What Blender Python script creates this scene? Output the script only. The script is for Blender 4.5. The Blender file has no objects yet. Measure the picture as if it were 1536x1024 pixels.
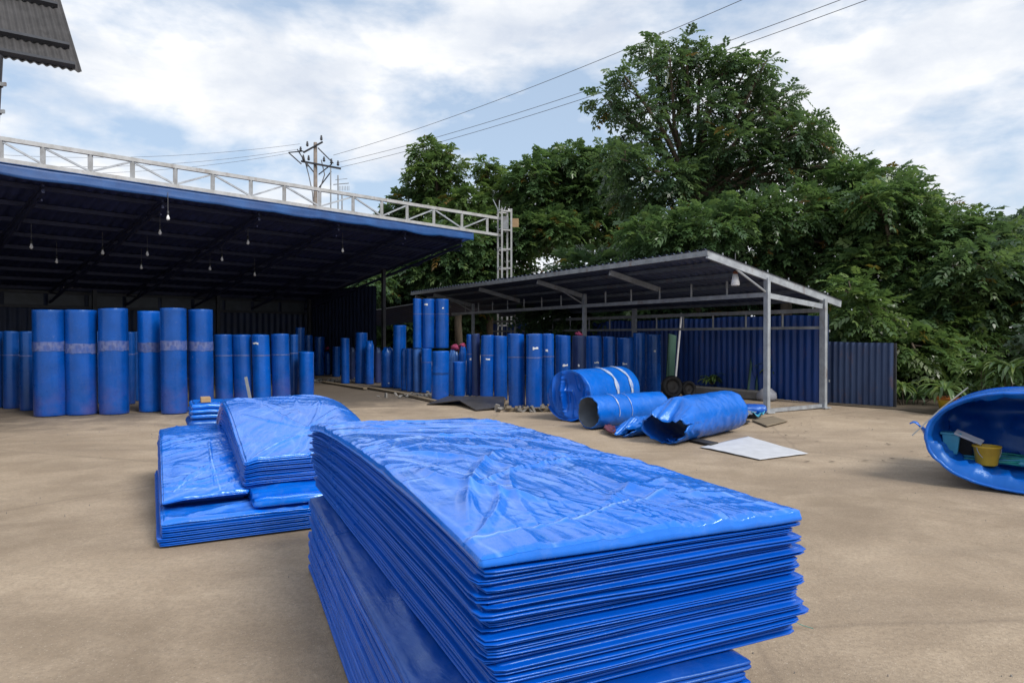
import bpy, math, random
import numpy as np
from mathutils import Vector, Matrix
random.seed(7)
RNG = np.random.default_rng(11)
S = bpy.context.scene
COL = S.collection
R = math.radians

# ------------------------------------------------------------------ camera
EYE = 1.5
F = 1024.0                      # focal length in photo pixels (24 mm on 36 mm)
PITCH = math.atan(9/1024)
cam_d = bpy.data.cameras.new('camera'); cam = bpy.data.objects.new('camera', cam_d); COL.objects.link(cam)
cam.location = (0, 0, EYE); cam.rotation_euler = (math.pi/2-PITCH, 0, 0)
cam_d.lens = 24; cam_d.sensor_width = 36; cam_d.sensor_fit = 'HORIZONTAL'; cam_d.clip_end = 2000; cam_d.clip_start = .05
S.camera = cam

def ray(px, py):
    x = (px-768)/F; u = -(py-512)/F
    c, s = math.cos(PITCH), math.sin(PITCH)
    return Vector((x, c+u*s, -s+u*c))
def P(px, py, z=0.0):
    d = ray(px, py); k = (z-EYE)/d.z
    return Vector((0, 0, EYE))+d*k
def D(px, py, y):
    d = ray(px, py); return Vector((0, 0, EYE))+d*(y/d.y)

# ------------------------------------------------------------------ noise
def _h(ix, iy, seed):
    n = (ix.astype(np.int64)*374761393 + iy.astype(np.int64)*668265263 + seed*1442695041) & 0x7fffffff
    n = ((n ^ (n >> 13))*1274126177) & 0x7fffffff
    n = (n ^ (n >> 16)) & 0xffff
    return n/65535.0
def vn(x, y, seed=0):
    x = np.asarray(x, float); y = np.asarray(y, float)+0*x
    ix = np.floor(x); iy = np.floor(y); fx = x-ix; fy = y-iy
    fx = fx*fx*fx*(fx*(fx*6-15)+10); fy = fy*fy*fy*(fy*(fy*6-15)+10)
    a = _h(ix, iy, seed); b = _h(ix+1, iy, seed); c = _h(ix, iy+1, seed); d = _h(ix+1, iy+1, seed)
    return a*(1-fx)*(1-fy)+b*fx*(1-fy)+c*(1-fx)*fy+d*fx*fy
def fbm(x, y, seed=0, o=4):
    r = 0; a = .5; t = 0
    for k in range(o):
        r = r+a*vn(np.asarray(x)*2**k+k*17.3, np.asarray(y)*2**k+k*9.1, seed+k); t += a; a *= .5
    return r/t
def ridge(x, y, seed=0, o=2):
    r = 0; a = .6; t = 0
    for k in range(o):
        r = r+a*(1-np.abs(2*vn(np.asarray(x)*2**k+k*5.7, np.asarray(y)*2**k+k*3.3, seed+k)-1))**3; t += a; a *= .5
    return r/t

# ------------------------------------------------------------------ object helpers
def tag(o, label=None, cat=None, group=None, kind=None):
    if label: o['label'] = label
    if cat: o['category'] = cat
    if group: o['group'] = group
    if kind: o['kind'] = kind
    return o
def thing(name, label, cat, loc=(0, 0, 0), group=None):
    o = bpy.data.objects.new(name, None); COL.objects.link(o); o.location = loc
    o.empty_display_size = .2
    return tag(o, label, cat, group)
def wloc(o):
    v = Vector((0, 0, 0))
    while o is not None:
        v = v+o.location; o = o.parent
    return v
def mesh_obj(name, V, Fc, mat, parent=None, loc=None, smooth=False):
    """V in world coordinates; the object's origin is the parent's origin (or loc)."""
    base = wloc(parent) if parent is not None else Vector(loc or (0, 0, 0))
    V = np.asarray(V, float).reshape(-1, 3)-np.array(base)
    me = bpy.data.meshes.new(name)
    if isinstance(Fc, np.ndarray):
        n, k = Fc.shape
        me.vertices.add(len(V)); me.vertices.foreach_set('co', V.astype(np.float32).ravel())
        me.loops.add(n*k); me.loops.foreach_set('vertex_index', Fc.astype(np.int32).ravel())
        me.polygons.add(n); me.polygons.foreach_set('loop_start', np.arange(0, n*k, k, dtype=np.int32))
        me.polygons.foreach_set('loop_total', np.full(n, k, dtype=np.int32))
        me.update(calc_edges=True)
    else:
        me.from_pydata([tuple(v) for v in V], [], Fc); me.update()
    if smooth: me.polygons.foreach_set('use_smooth', np.ones(len(me.polygons), dtype=bool))
    if mat is not None: me.materials.append(mat)
    o = bpy.data.objects.new(name, me); COL.objects.link(o)
    if parent is not None: o.parent = parent
    else: o.location = base
    return o

class MB:
    def __init__(s): s.v = []; s.f = []
    def add(s, vs, fs):
        n = len(s.v); s.v += [tuple(v) for v in vs]; s.f += [tuple(i+n for i in f) for f in fs]; return s
    def hexa(s, p):   # 8 points: bottom 4 ccw, top 4 ccw
        return s.add(p, [(3, 2, 1, 0), (4, 5, 6, 7), (0, 1, 5, 4), (1, 2, 6, 5), (2, 3, 7, 6), (3, 0, 4, 7)])
    def box(s, c, size, rot=0, ax=None):
        c = Vector(c); hx, hy, hz = size[0]/2, size[1]/2, size[2]/2
        if ax: X, Y, Z = ax
        else:
            X = Vector((math.cos(rot), math.sin(rot), 0)); Y = Vector((-math.sin(rot), math.cos(rot), 0)); Z = Vector((0, 0, 1))
        q = [c+X*(sx*hx)+Y*(sy*hy)+Z*(sz*hz) for sz in (-1, 1) for sx, sy in ((-1, -1), (1, -1), (1, 1), (-1, 1))]
        return s.hexa(q)
    def beam(s, p0, p1, w, h, up=(0, 0, 1)):
        p0 = Vector(p0); p1 = Vector(p1); d = (p1-p0); L = d.length; d = d/L; up = Vector(up)
        sd = d.cross(up)
        if sd.length < 1e-3: sd = d.cross(Vector((1, 0, 0)))
        sd.normalize(); u = sd.cross(d).normalized()
        return s.box((p0+p1)/2, (L, w, h), ax=(d, -sd, u))
    def tube(s, pts, r, n=8, cap=True, r1=None):
        pts = [Vector(p) for p in pts]; m = len(pts); V = []; Fc = []
        prev = None
        for i, p in enumerate(pts):
            d = (pts[min(i+1, m-1)]-pts[max(i-1, 0)]).normalized()
            if prev is None:
                a = d.cross(Vector((0, 0, 1)))
                if a.length < .05: a = d.cross(Vector((1, 0, 0)))
            else: a = prev-d*prev.dot(d)
            a.normalize(); prev = a; b = d.cross(a)
            rr = (r[i] if isinstance(r, (list, tuple)) else (r if r1 is None else r+(r1-r)*i/(m-1)))
            for k in range(n):
                t = 2*math.pi*k/n; V.append(p+a*(rr*math.cos(t))+b*(rr*math.sin(t)))
        for i in range(m-1):
            for k in range(n):
                k2 = (k+1) % n; Fc.append((i*n+k, i*n+k2, (i+1)*n+k2, (i+1)*n+k))
        if cap:
            Fc.append(tuple(range(n-1, -1, -1))); Fc.append(tuple((m-1)*n+k for k in range(n)))
        return s.add(V, Fc)
    def lathe(s, prof, c=(0, 0, 0), n=24, axis=None, close=False):
        c = Vector(c)
        if axis is None: X, Y, Z = Vector((1, 0, 0)), Vector((0, 1, 0)), Vector((0, 0, 1))
        else:
            Z = Vector(axis).normalized(); X = Z.cross(Vector((0, 0, 1)))
            if X.length < .01: X = Vector((1, 0, 0))
            X.normalize(); Y = Z.cross(X)
        V = []; Fc = []; m = len(prof)
        for r, z in prof:
            for k in range(n):
                t = 2*math.pi*k/n; V.append(c+X*(r*math.cos(t))+Y*(r*math.sin(t))+Z*z)
        for i in range(m-1):
            for k in range(n):
                k2 = (k+1) % n; Fc.append((i*n+k, i*n+k2, (i+1)*n+k2, (i+1)*n+k))
        if close:
            Fc.append(tuple(range(n-1, -1, -1))); Fc.append(tuple((m-1)*n+k for k in range(n)))
        return s.add(V, Fc)
    def build(s, name, mat, parent=None, loc=None, smooth=False):
        return mesh_obj(name, s.v, s.f, mat, parent, loc, smooth)
def bevel(o, w=.006, seg=2):
    m = o.modifiers.new('bevel', 'BEVEL'); m.width = w; m.segments = seg; m.limit_method = 'ANGLE'; return o

def grid_faces(nu, nv, off=0, flip=False):
    i = np.arange(nu)[:, None]; j = np.arange(nv)[None, :]
    a = (i*(nv+1)+j+off).ravel(); b = ((i+1)*(nv+1)+j+off).ravel()
    f = np.stack([a, b, b+1, a+1], 1)
    return f[:, ::-1] if flip else f

def corrugated(O, U, lu, Vv, lv, N, period=.2, amp=.025, rows=6, jit=0.0, seed=0, trapezoid=True):
    O = np.array(O); U = np.array(U); Vv = np.array(Vv); N = np.array(N)
    n = int(lu/period); us = []; hs = []
    prof = ([(0, 0), (.35, 0), (.5, 1), (.85, 1)] if trapezoid else [(k/8, .5-.5*math.cos(k/8*2*math.pi)) for k in range(8)])
    for k in range(n+1):
        for q, h in prof:
            u = (k+q)*period
            if u <= lu: us.append(u); hs.append(h*amp)
    us = np.array(us); hs = np.array(hs); vs = np.linspace(0, lv, rows+1)
    A, B = np.meshgrid(us, vs, indexing='ij')
    H = hs[:, None]+jit*(fbm(A*.6, B*.6, seed, 3)-.5)
    B = B+(B > lv*.99)*jit*1.2*(vn(A*1.1, A*0, seed+5)-.5)
    Vt = O+A[..., None]*U+B[..., None]*Vv+H[..., None]*N
    return Vt.reshape(-1, 3), grid_faces(len(us)-1, rows)

# ------------------------------------------------------------------ materials
def newmat(name):
    m = bpy.data.materials.new(name); m.use_nodes = True
    nt = m.node_tree; nt.nodes.clear()
    out = nt.nodes.new('ShaderNodeOutputMaterial'); b = nt.nodes.new('ShaderNodeBsdfPrincipled')
    nt.links.new(b.outputs[0], out.inputs[0]); return m, nt, b, out
def nd(nt, t, **k):
    n = nt.nodes.new(t)
    for a, v in k.items(): setattr(n, a, v)
    return n
def coords(nt, scale=(1, 1, 1), rot=(0, 0, 0)):
    t = nd(nt, 'ShaderNodeTexCoord'); mp = nd(nt, 'ShaderNodeMapping')
    mp.inputs['Scale'].default_value = scale; mp.inputs['Rotation'].default_value = rot
    nt.links.new(t.outputs['Object'], mp.inputs[0]); return mp.outputs[0]
def noise(nt, vec, scale, detail=5, rough=.55, dist=0):
    n = nd(nt, 'ShaderNodeTexNoise'); n.inputs['Scale'].default_value = scale; n.inputs['Detail'].default_value = detail
    n.inputs['Roughness'].default_value = rough; n.inputs['Distortion'].default_value = dist
    nt.links.new(vec, n.inputs['Vector']); return n.outputs['Fac']
def ramp(nt, fac, stops):
    r = nd(nt, 'ShaderNodeValToRGB'); e = r.color_ramp.elements
    while len(e) < len(stops): e.new(.5)
    for x, (p, c) in zip(e, stops):
        x.position = p; x.color = (c if len(c) == 4 else tuple(c)+(1,)) if hasattr(c, '__len__') else (c, c, c, 1)
    nt.links.new(fac, r.inputs[0]); return r.outputs[0]
def mix(nt, fac, a, b, mode='MIX'):
    m = nd(nt, 'ShaderNodeMix', data_type='RGBA', blend_type=mode)
    for s, v in ((0, fac), (6, a), (7, b)):
        if hasattr(v, 'is_linked'): nt.links.new(v, m.inputs[s])
        else: m.inputs[s].default_value = v if s == 0 else tuple(v)+(1,) if len(v) == 3 else v
    return m.outputs[2]
def bump(nt, b, h, strength, dist=.01, prev=None):
    n = nd(nt, 'ShaderNodeBump'); n.inputs['Strength'].default_value = strength; n.inputs['Distance'].default_value = dist
    nt.links.new(h, n.inputs['Height'])
    if prev is not None: nt.links.new(prev, n.inputs['Normal'])
    nt.links.new(n.outputs[0], b.inputs['Normal']); return n.outputs[0]
def simple(name, col, rough=.6, metal=0, var=.25, scale=6, bmp=.15, col2=None, spec=.5, stretch=(1, 1, 1), rust=0):
    m, nt, b, out = newmat(name)
    v = coords(nt, stretch); f = noise(nt, v, scale, 6, .6)
    c2 = col2 or tuple(c*(1-var) for c in col)
    f2 = ramp(nt, f, [(.35, 0), (.65, 1)])
    c = mix(nt, f2, c2, col)
    if rust:
        c = mix(nt, ramp(nt, noise(nt, coords(nt, (1, 1, .45)), 4.5, 9, .72), [(.56, 0), (.70, rust)]), c, (.16, .075, .035))
    nt.links.new(c, b.inputs['Base Color'])
    b.inputs['Roughness'].default_value = rough; b.inputs['Metallic'].default_value = metal
    b.inputs['Specular IOR Level'].default_value = spec
    if bmp: bump(nt, b, noise(nt, v, scale*6, 4), bmp, .004)
    return m

def mat_tarp(name, col, rough=.3, fine=.35, wear=True, coat=0.0, dusty=.22, trans=0, ior=1.62):
    """woven polythene tarpaulin: saturated blue, glossy, crinkled"""
    m, nt, b, out = newmat(name)
    v = coords(nt)
    f = noise(nt, v, 2.2, 6, .6, .4)
    c = mix(nt, ramp(nt, f, [(.3, 0), (.7, 1)]), tuple(x*.82 for x in col), tuple(min(1, x*1.1) for x in col))
    dust = ramp(nt, noise(nt, coords(nt, (1, .6, 1)), 9, 8, .7), [(.5, 0), (.8, dusty)])
    c = mix(nt, dust, c, (.22, .33, .55))
    if wear:
        at = nd(nt, 'ShaderNodeAttribute', attribute_name='wear')
        c = mix(nt, at.outputs['Fac'], c, (.30, .50, .82))
    nt.links.new(c, b.inputs['Base Color'])
    rr = ramp(nt, noise(nt, v, 5, 6, .6), [(.3, rough*.75), (.75, rough*1.5)])
    nt.links.new(rr, b.inputs['Roughness'])
    b.inputs['Specular IOR Level'].default_value = .5
    b.inputs['Specular Tint'].default_value = (.55, .84, 1, 1); b.inputs['IOR'].default_value = ior
    b.inputs['Coat Weight'].default_value = coat; b.inputs['Coat Roughness'].default_value = .10; b.inputs['Coat IOR'].default_value = 1.55
    def tex(sc, rz):
        mp = nd(nt, 'ShaderNodeMapping'); mp.vector_type = 'TEXTURE'; mp.inputs['Scale'].default_value = sc; mp.inputs['Rotation'].default_value = (0, 0, rz); nt.links.new(v, mp.inputs[0]); return mp.outputs[0]
    w1 = noise(nt, tex((.24, 1.3, .6), .50), 3.2, 8, .6, .9)
    w2 = noise(nt, tex((.9, .28, .6), .30), 5, 6, .6, 1.2)
    n1 = bump(nt, b, w1, fine, .012); n2 = bump(nt, b, w2, fine*.6, .008, n1)
    nt.links.new(n2, b.inputs['Coat Normal'])
    if trans:
        t = nd(nt, 'ShaderNodeBsdfTranslucent'); nt.links.new(c, t.inputs[0]); ms = nd(nt, 'ShaderNodeMixShader'); ms.inputs[0].default_value = trans
        nt.links.new(b.outputs[0], ms.inputs[1]); nt.links.new(t.outputs[0], ms.inputs[2]); nt.links.new(ms.outputs[0], out.inputs[0])
    return m

def mat_roll(name, col, rough=.34, dirt=.55, sat=None):
    m, nt, b, out = newmat(name)
    v = coords(nt)
    oi = nd(nt, 'ShaderNodeObjectInfo')
    addv = nd(nt, 'ShaderNodeVectorMath', operation='ADD')
    cmb = nd(nt, 'ShaderNodeCombineXYZ'); mu = nd(nt, 'ShaderNodeMath', operation='MULTIPLY'); mu.inputs[1].default_value = 37
    nt.links.new(oi.outputs['Random'], mu.inputs[0])
    for k in range(3): nt.links.new(mu.outputs[0], cmb.inputs[k])
    nt.links.new(v, addv.inputs[0]); nt.links.new(cmb.outputs[0], addv.inputs[1]); v2 = addv.outputs[0]
    f = noise(nt, v2, 2.5, 6, .6)
    c = mix(nt, ramp(nt, f, [(.3, 0), (.7, 1)]), tuple(x*.75 for x in col), tuple(x*1.12 for x in col))
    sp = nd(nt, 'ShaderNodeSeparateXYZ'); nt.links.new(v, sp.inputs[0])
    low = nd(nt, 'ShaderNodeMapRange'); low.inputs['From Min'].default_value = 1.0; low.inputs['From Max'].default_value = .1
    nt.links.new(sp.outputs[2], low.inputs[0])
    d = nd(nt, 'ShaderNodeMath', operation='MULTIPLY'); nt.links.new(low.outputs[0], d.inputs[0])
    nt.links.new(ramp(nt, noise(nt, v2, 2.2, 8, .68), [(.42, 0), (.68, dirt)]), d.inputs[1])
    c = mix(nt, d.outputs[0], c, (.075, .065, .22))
    scuff = ramp(nt, noise(nt, v2, 11, 8, .75), [(.62, 0), (.72, .45)])
    c = mix(nt, scuff, c, (.17, .2, .38))
    nt.links.new(c, b.inputs['Base Color'])
    nt.links.new(ramp(nt, noise(nt, v2, 6, 6, .6), [(.3, rough*.8), (.75, rough*1.7)]), b.inputs['Roughness'])
    b.inputs['Specular Tint'].default_value = (.5, .78, 1, 1); b.inputs['Coat Weight'].default_value = .3; b.inputs['Coat Roughness'].default_value = .2
    mp = nd(nt, 'ShaderNodeMapping'); mp.inputs['Scale'].default_value = (1.2, 1.2, 22); nt.links.new(v2, mp.inputs[0])
    n1 = bump(nt, b, noise(nt, mp.outputs[0], 2, 5, .6), .16, .006)
    bump(nt, b, noise(nt, v2, 9, 7, .65, .8), .3, .008, n1)
    return m

M = {}
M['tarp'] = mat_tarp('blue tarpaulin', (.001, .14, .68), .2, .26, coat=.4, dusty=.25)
M['tarp_mid'] = mat_tarp('soft blue tarpaulin', (.001, .115, .54), .33, .3, wear=False, coat=.1, dusty=.15, ior=1.5)
M['tarp_thin'] = mat_tarp('thin blue tarpaulin', (.001, .15, .74), .24, .3, coat=.3, dusty=.15, trans=.14)
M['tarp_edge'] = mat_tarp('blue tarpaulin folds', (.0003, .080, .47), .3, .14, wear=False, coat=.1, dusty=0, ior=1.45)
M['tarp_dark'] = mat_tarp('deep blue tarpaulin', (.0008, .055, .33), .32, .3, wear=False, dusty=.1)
M['roll'] = mat_roll('blue roll film', (.0012, .057, .30), .26)
M['roll_deep'] = mat_roll('deep blue roll film', (.002, .045, .22), .28, dirt=.3)
M['roll_bright'] = mat_roll('bright blue roll film', (.001, .078, .40), .25, dirt=.2)
M['roll_row'] = mat_roll('clean blue roll film', (.0012, .063, .33), .24, dirt=.12)
M['roll_pale'] = mat_roll('cloudy wrapped roll film', (.03, .10, .33), .25, .2)
M['roll_black'] = mat_roll('blackish blue roll film', (.012, .022, .09), .4, .3)
M['core'] = simple('cardboard core', (.28, .2, .12), .85)
M['galv'] = simple('galvanised steel', (.40, .43, .46), .5, .35, .3, 5, .1, col2=(.27, .29, .32), rust=.5)
M['galv_dull'] = simple('dull galvanised steel', (.30, .32, .34), .6, .2, .35, 5, .1, rust=.7)
M['white_paint'] = simple('weathered silver paint', (.43, .44, .45), .5, .1, .3, 4, .12, col2=(.31, .31, .30), rust=.5)
M['dark_steel'] = simple('dark painted steel', (.035, .037, .045), .55, .2, .4, 5, .15)
M['roof_blue'] = simple('blue roof underside', (.024, .036, .13), .6, .0, .4, 3, .1, stretch=(1, 1, .3))
M['purlin_grey'] = simple('dull shed purlin', (.12, .14, .17), .6, .2, .35, 5, .1, rust=.6)
M['purlin_blue'] = simple('dark blue painted steel', (.020, .026, .075), .6, .1, .4, 4, .1)
M['fascia'] = simple('sun faded blue flashing', (.014, .08, .26), .5, .0, .35, 2.2, .3, col2=(.009, .05, .18))
M['roof_grey'] = simple('shed roof underside', (.05, .068, .125), .5, .1, .4, 3, .1, col2=(.03, .042, .085))
M['asb'] = simple('grey corrugated sheet', (.05, .048, .05), .8, 0, .45, 4, .3)
M['wall_blue'] = simple('deep blue corrugated sheet', (.006, .05, .25), .4, .1, .4, 3, .15, col2=(.004, .032, .16), rust=.35, stretch=(1, 1, .3))
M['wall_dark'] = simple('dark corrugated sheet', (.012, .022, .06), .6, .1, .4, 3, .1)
M['fence'] = simple('faded navy corrugated sheet', (.032, .06, .14), .55, .1, .35, 3, .15, rust=.45, col2=(.018, .036, .095), stretch=(1, 1, .25))
M['bark'] = simple('bark', (.11, .085, .06), .9, 0, .4, 12, .6, stretch=(1, 1, .3))
M['concrete_pole'] = simple('weathered pole', (.20, .17, .15), .85, 0, .35, 5, .4)
M['wire'] = simple('black cable', (.10, .10, .11), .6, 0, .2, 5, 0)
M['wood'] = simple('grey wood', (.20, .16, .11), .85, 0, .4, 9, .4, stretch=(.4, 4, 4))
M['rubber'] = simple('black rubber', (.022, .021, .022), .65, 0, .4, 6, .3)
M['plate'] = simple('dark steel plate', (.05, .045, .043), .5, .2, .4, 5, .2)
M['cardboard'] = simple('cardboard', (.36, .24, .13), .85, 0, .25, 6, .2)
M['white_film'] = simple('dusty white sheet', (.50, .52, .56), .55, 0, .15, 5, .4)
M['sack'] = simple('white woven sack', (.30, .31, .36), .8, 0, .25, 8, .5)
M['yellow'] = simple('yellow plastic', (.55, .36, .02), .42, 0, .3, 5, .15)
M['orange_rim'] = simple('orange plastic rim', (.50, .16, .03), .5, 0, .3, 5, .15)
M['teal'] = simple('turquoise plastic', (.06, .34, .50), .4, 0, .25, 5, .1)
M['hose'] = simple('green hose', (.02, .30, .26), .4, 0, .3, 5, .1)
M['green_board'] = simple('green board', (.035, .10, .075), .6, 0, .3, 3, .2)
M['magenta'] = simple('magenta cloth', (.22, .02, .075), .8, 0, .3, 8, .4)
M['maroon'] = simple('maroon cloth', (.13, .03, .06), .8, 0, .4, 8, .5)
M['brown'] = simple('rusty brown cloth', (.22, .07, .03), .85, 0, .4, 7, .5)
M['lamp_glass'] = simple('white lamp glass', (.75, .76, .78), .2, 0, .1, 5, 0)
M['soil'] = simple('dark soil', (.10, .075, .05), .95, 0, .5, 3, .8)
M['grey_film'] = simple('grey lining', (.18, .21, .26), .5, 0, .3, 4, .4)
M['ledge'] = simple('stained concrete', (.22, .21, .20), .85, 0, .4, 3, .4)
M['sticker'] = simple('white paper sticker', (.62, .63, .66), .6, 0, .12, 8, .1)

def mat_tape():
    m, nt, b, out = newmat('cloudy packing tape')
    v = coords(nt)
    mp = nd(nt, 'ShaderNodeMapping'); mp.inputs['Scale'].default_value = (1, 1, .6); nt.links.new(v, mp.inputs[0])
    vo = nd(nt, 'ShaderNodeTexVoronoi', distance='CHEBYCHEV'); vo.inputs['Scale'].default_value = 17; nt.links.new(mp.outputs[0], vo.inputs['Vector'])
    c = mix(nt, ramp(nt, vo.outputs['Distance'], [(.3, 0), (.42, 1)]), (.055, .075, .20), (.11, .135, .28))
    c = mix(nt, ramp(nt, noise(nt, v, 8, 6, .7), [(.38, 0), (.62, .85)]), c, (.03, .075, .28))
    nt.links.new(c, b.inputs['Base Color']); b.inputs['Roughness'].default_value = .3
    return m
M['tape'] = mat_tape()

def mat_ground():
    m, nt, b, out = newmat('dusty concrete yard')
    v = coords(nt)
    big = noise(nt, v, .28, 8, .62, .6); mid = noise(nt, v, 1.6, 8, .65, .3); fine = noise(nt, v, 38, 6, .7)
    c = mix(nt, ramp(nt, big, [(.35, 0), (.66, 1)]), (.215, .165, .115), (.41, .325, .235))
    c = mix(nt, ramp(nt, mid, [(.42, 0), (.7, .55)]), c, (.46, .375, .28))
    streak = noise(nt, coords(nt, (.25, 1.3, 1), (0, 0, .2)), 1.1, 8, .7, .8)
    c = mix(nt, ramp(nt, streak, [(.5, 0), (.74, .45)]), c, (.20, .158, .118))
    c = mix(nt, ramp(nt, fine, [(.36, .5), (.6, 0)]), c, (.185, .145, .105))
    bl = noise(nt, coords(nt, (.6, 1, 1), (0, 0, .5)), .55, 8, .66, 1.2)
    c = mix(nt, ramp(nt, bl, [(.46, 0), (.62, .42)]), c, (.165, .125, .088))
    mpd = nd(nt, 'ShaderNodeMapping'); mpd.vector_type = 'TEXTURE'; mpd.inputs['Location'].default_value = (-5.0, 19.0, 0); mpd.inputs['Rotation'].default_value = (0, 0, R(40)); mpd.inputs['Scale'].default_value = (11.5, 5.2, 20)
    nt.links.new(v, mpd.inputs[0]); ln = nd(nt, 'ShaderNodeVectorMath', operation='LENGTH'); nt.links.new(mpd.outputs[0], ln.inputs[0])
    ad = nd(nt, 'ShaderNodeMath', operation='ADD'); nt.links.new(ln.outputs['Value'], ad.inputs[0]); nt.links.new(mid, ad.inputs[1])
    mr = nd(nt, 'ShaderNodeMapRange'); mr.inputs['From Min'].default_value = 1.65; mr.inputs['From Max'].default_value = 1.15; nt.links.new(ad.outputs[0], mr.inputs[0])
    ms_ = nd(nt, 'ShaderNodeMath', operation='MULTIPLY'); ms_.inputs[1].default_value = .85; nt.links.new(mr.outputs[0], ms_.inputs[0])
    c = mix(nt, ms_.outputs[0], c, (.062, .052, .043))  # shade of the hall front and passage painted as a noise-edged dark ellipse
    sp = nd(nt, 'ShaderNodeTexVoronoi'); sp.inputs['Scale'].default_value = 60; nt.links.new(v, sp.inputs['Vector'])
    c = mix(nt, ramp(nt, sp.outputs['Distance'], [(.06, .6), (.14, 0)]), c, (.52, .46, .38))
    cr = nd(nt, 'ShaderNodeTexVoronoi', feature='DISTANCE_TO_EDGE'); cr.inputs['Scale'].default_value = .22
    wv = nd(nt, 'ShaderNodeMix', data_type='VECTOR'); wv.inputs[0].default_value = .12
    nn = nd(nt, 'ShaderNodeTexNoise'); nn.inputs['Scale'].default_value = 1.5; nn.inputs['Detail'].default_value = 6
    nt.links.new(v, nn.inputs['Vector']); nt.links.new(v, wv.inputs[4]); nt.links.new(nn.outputs['Color'], wv.inputs[5])
    nt.links.new(wv.outputs[1], cr.inputs['Vector'])
    c = mix(nt, ramp(nt, cr.outputs['Distance'], [(0, .35), (.006, 0)]), c, (.13, .10, .075))
    gr = nd(nt, 'ShaderNodeTexVoronoi'); gr.inputs['Scale'].default_value = 150; gr.inputs['Randomness'].default_value = 1; nt.links.new(v, gr.inputs['Vector'])
    c = mix(nt, ramp(nt, gr.outputs['Color'], [(.12, .35), (.2, 0)]), c, (.12, .095, .07))
    c = mix(nt, ramp(nt, gr.outputs['Color'], [(.86, 0), (.95, .28)]), c, (.60, .53, .45))
    nt.links.new(c, b.inputs['Base Color'])
    nt.links.new(ramp(nt, big, [(.3, .85), (.7, .7)]), b.inputs['Roughness'])
    b.inputs['Specular IOR Level'].default_value = .35
    n1 = bump(nt, b, mid, .25, .02); n2 = bump(nt, b, fine, .55, .008, n1); bump(nt, b, gr.outputs['Distance'], .3, .004, n2)
    return m
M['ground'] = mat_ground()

def mat_leaf(name, c0, c1, c2, trans=.5):
    m, nt, b, out = newmat(name)
    at = nd(nt, 'ShaderNodeAttribute', attribute_name='tint')
    c = ramp(nt, at.outputs['Fac'], [(0, c0), (.55, c1), (.93, c2), (1, (.20, .12, .03))])
    nt.links.new(c, b.inputs['Base Color']); b.inputs['Roughness'].default_value = .34; b.inputs['Specular IOR Level'].default_value = .8
    t = nd(nt, 'ShaderNodeBsdfTranslucent'); nt.links.new(mix(nt, .5, c, (.09, .15, .02)), t.inputs[0])
    ms = nd(nt, 'ShaderNodeMixShader'); ms.inputs[0].default_value = trans
    nt.links.new(b.outputs[0], ms.inputs[1]); nt.links.new(t.outputs[0], ms.inputs[2]); nt.links.new(ms.outputs[0], out.inputs[0])
    return m
M['leaf_dark'] = mat_leaf('dark leaf', (.055, .105, .062), (.086, .16, .076), (.155, .235, .085))
M['leaf_mid'] = mat_leaf('mid green leaf', (.062, .122, .058), (.10, .19, .074), (.185, .27, .088))
M['leaf_light'] = mat_leaf('light green leaf', (.08, .15, .056), (.135, .23, .072), (.23, .31, .09))
M['leaf_pale'] = mat_leaf('hazy leaf', (.07, .11, .10), (.09, .14, .12), (.12, .18, .13))
# ------------------------------------------------------------------ world and sun
SUN_EL, SUN_AZ = 46, 130        # azimuth measured from +Y (view direction) clockwise to +X
w = bpy.data.worlds.new('World'); S.world = w; w.use_nodes = True
nt = w.node_tree; nt.nodes.clear()
out = nt.nodes.new('ShaderNodeOutputWorld'); bg = nt.nodes.new('ShaderNodeBackground'); bg.inputs[1].default_value = .1
sky = nt.nodes.new('ShaderNodeTexSky'); sky.sky_type = 'NISHITA'; sky.sun_disc = False
sky.sun_elevation = R(SUN_EL); sky.sun_rotation = R(SUN_AZ); sky.altitude = 50; sky.air_density = 1.1; sky.dust_density = 1.2; sky.ozone_density = 2.0
tc = nt.nodes.new('ShaderNodeTexCoord')
sx = nd(nt, 'ShaderNodeSeparateXYZ'); nt.links.new(tc.outputs['Generated'], sx.inputs[0])
zz = nd(nt, 'ShaderNodeMath', operation='MAXIMUM'); zz.inputs[1].default_value = 0; nt.links.new(sx.outputs[2], zz.inputs[0])
za = nd(nt, 'ShaderNodeMath', operation='ADD'); za.inputs[1].default_value = .62; nt.links.new(zz.outputs[0], za.inputs[0])
dv = nd(nt, 'ShaderNodeVectorMath', operation='DIVIDE'); cb = nd(nt, 'ShaderNodeCombineXYZ')
nt.links.new(tc.outputs['Generated'], dv.inputs[0])
for k in range(3): nt.links.new(za.outputs[0], cb.inputs[k])
nt.links.new(cb.outputs[0], dv.inputs[1])
def wmap(scale, loc):
    m = nd(nt, 'ShaderNodeMapping'); m.inputs['Scale'].default_value = scale; m.inputs['Location'].default_value = loc
    nt.links.new(tc.outputs['Generated'], m.inputs[0]); return m.outputs[0]
n1 = noise(nt, wmap((1, 1, 2.3), (5.3, 4.1, .3)), 3.3, 12, .56, .1)
n2 = noise(nt, wmap((1, 1, 2.1), (7.7, 2.2, .4)), 5.0, 12, .58, .15)
mask = ramp(nt, n1, [(.38, 0), (.52, 1)])
cloud = ramp(nt, n2, [(.30, (5.3, 5.8, 6.7)), (.46, (6.7, 7.0, 7.5)), (.60, (8.2, 8.25, 8.4))])
skyc = mix(nt, .42, sky.outputs[0], (4.9, 6.2, 7.9))
skyc = mix(nt, .25, skyc, (5.2, 6.3, 7.8))
nt.links.new(mix(nt, mask, skyc, cloud), bg.inputs[0]); nt.links.new(bg.outputs[0], out.inputs[0])
sd = bpy.data.lights.new('sun', 'SUN'); sd.energy = 2.9; sd.angle = R(25); sd.color = (1, .95, .88)
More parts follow.
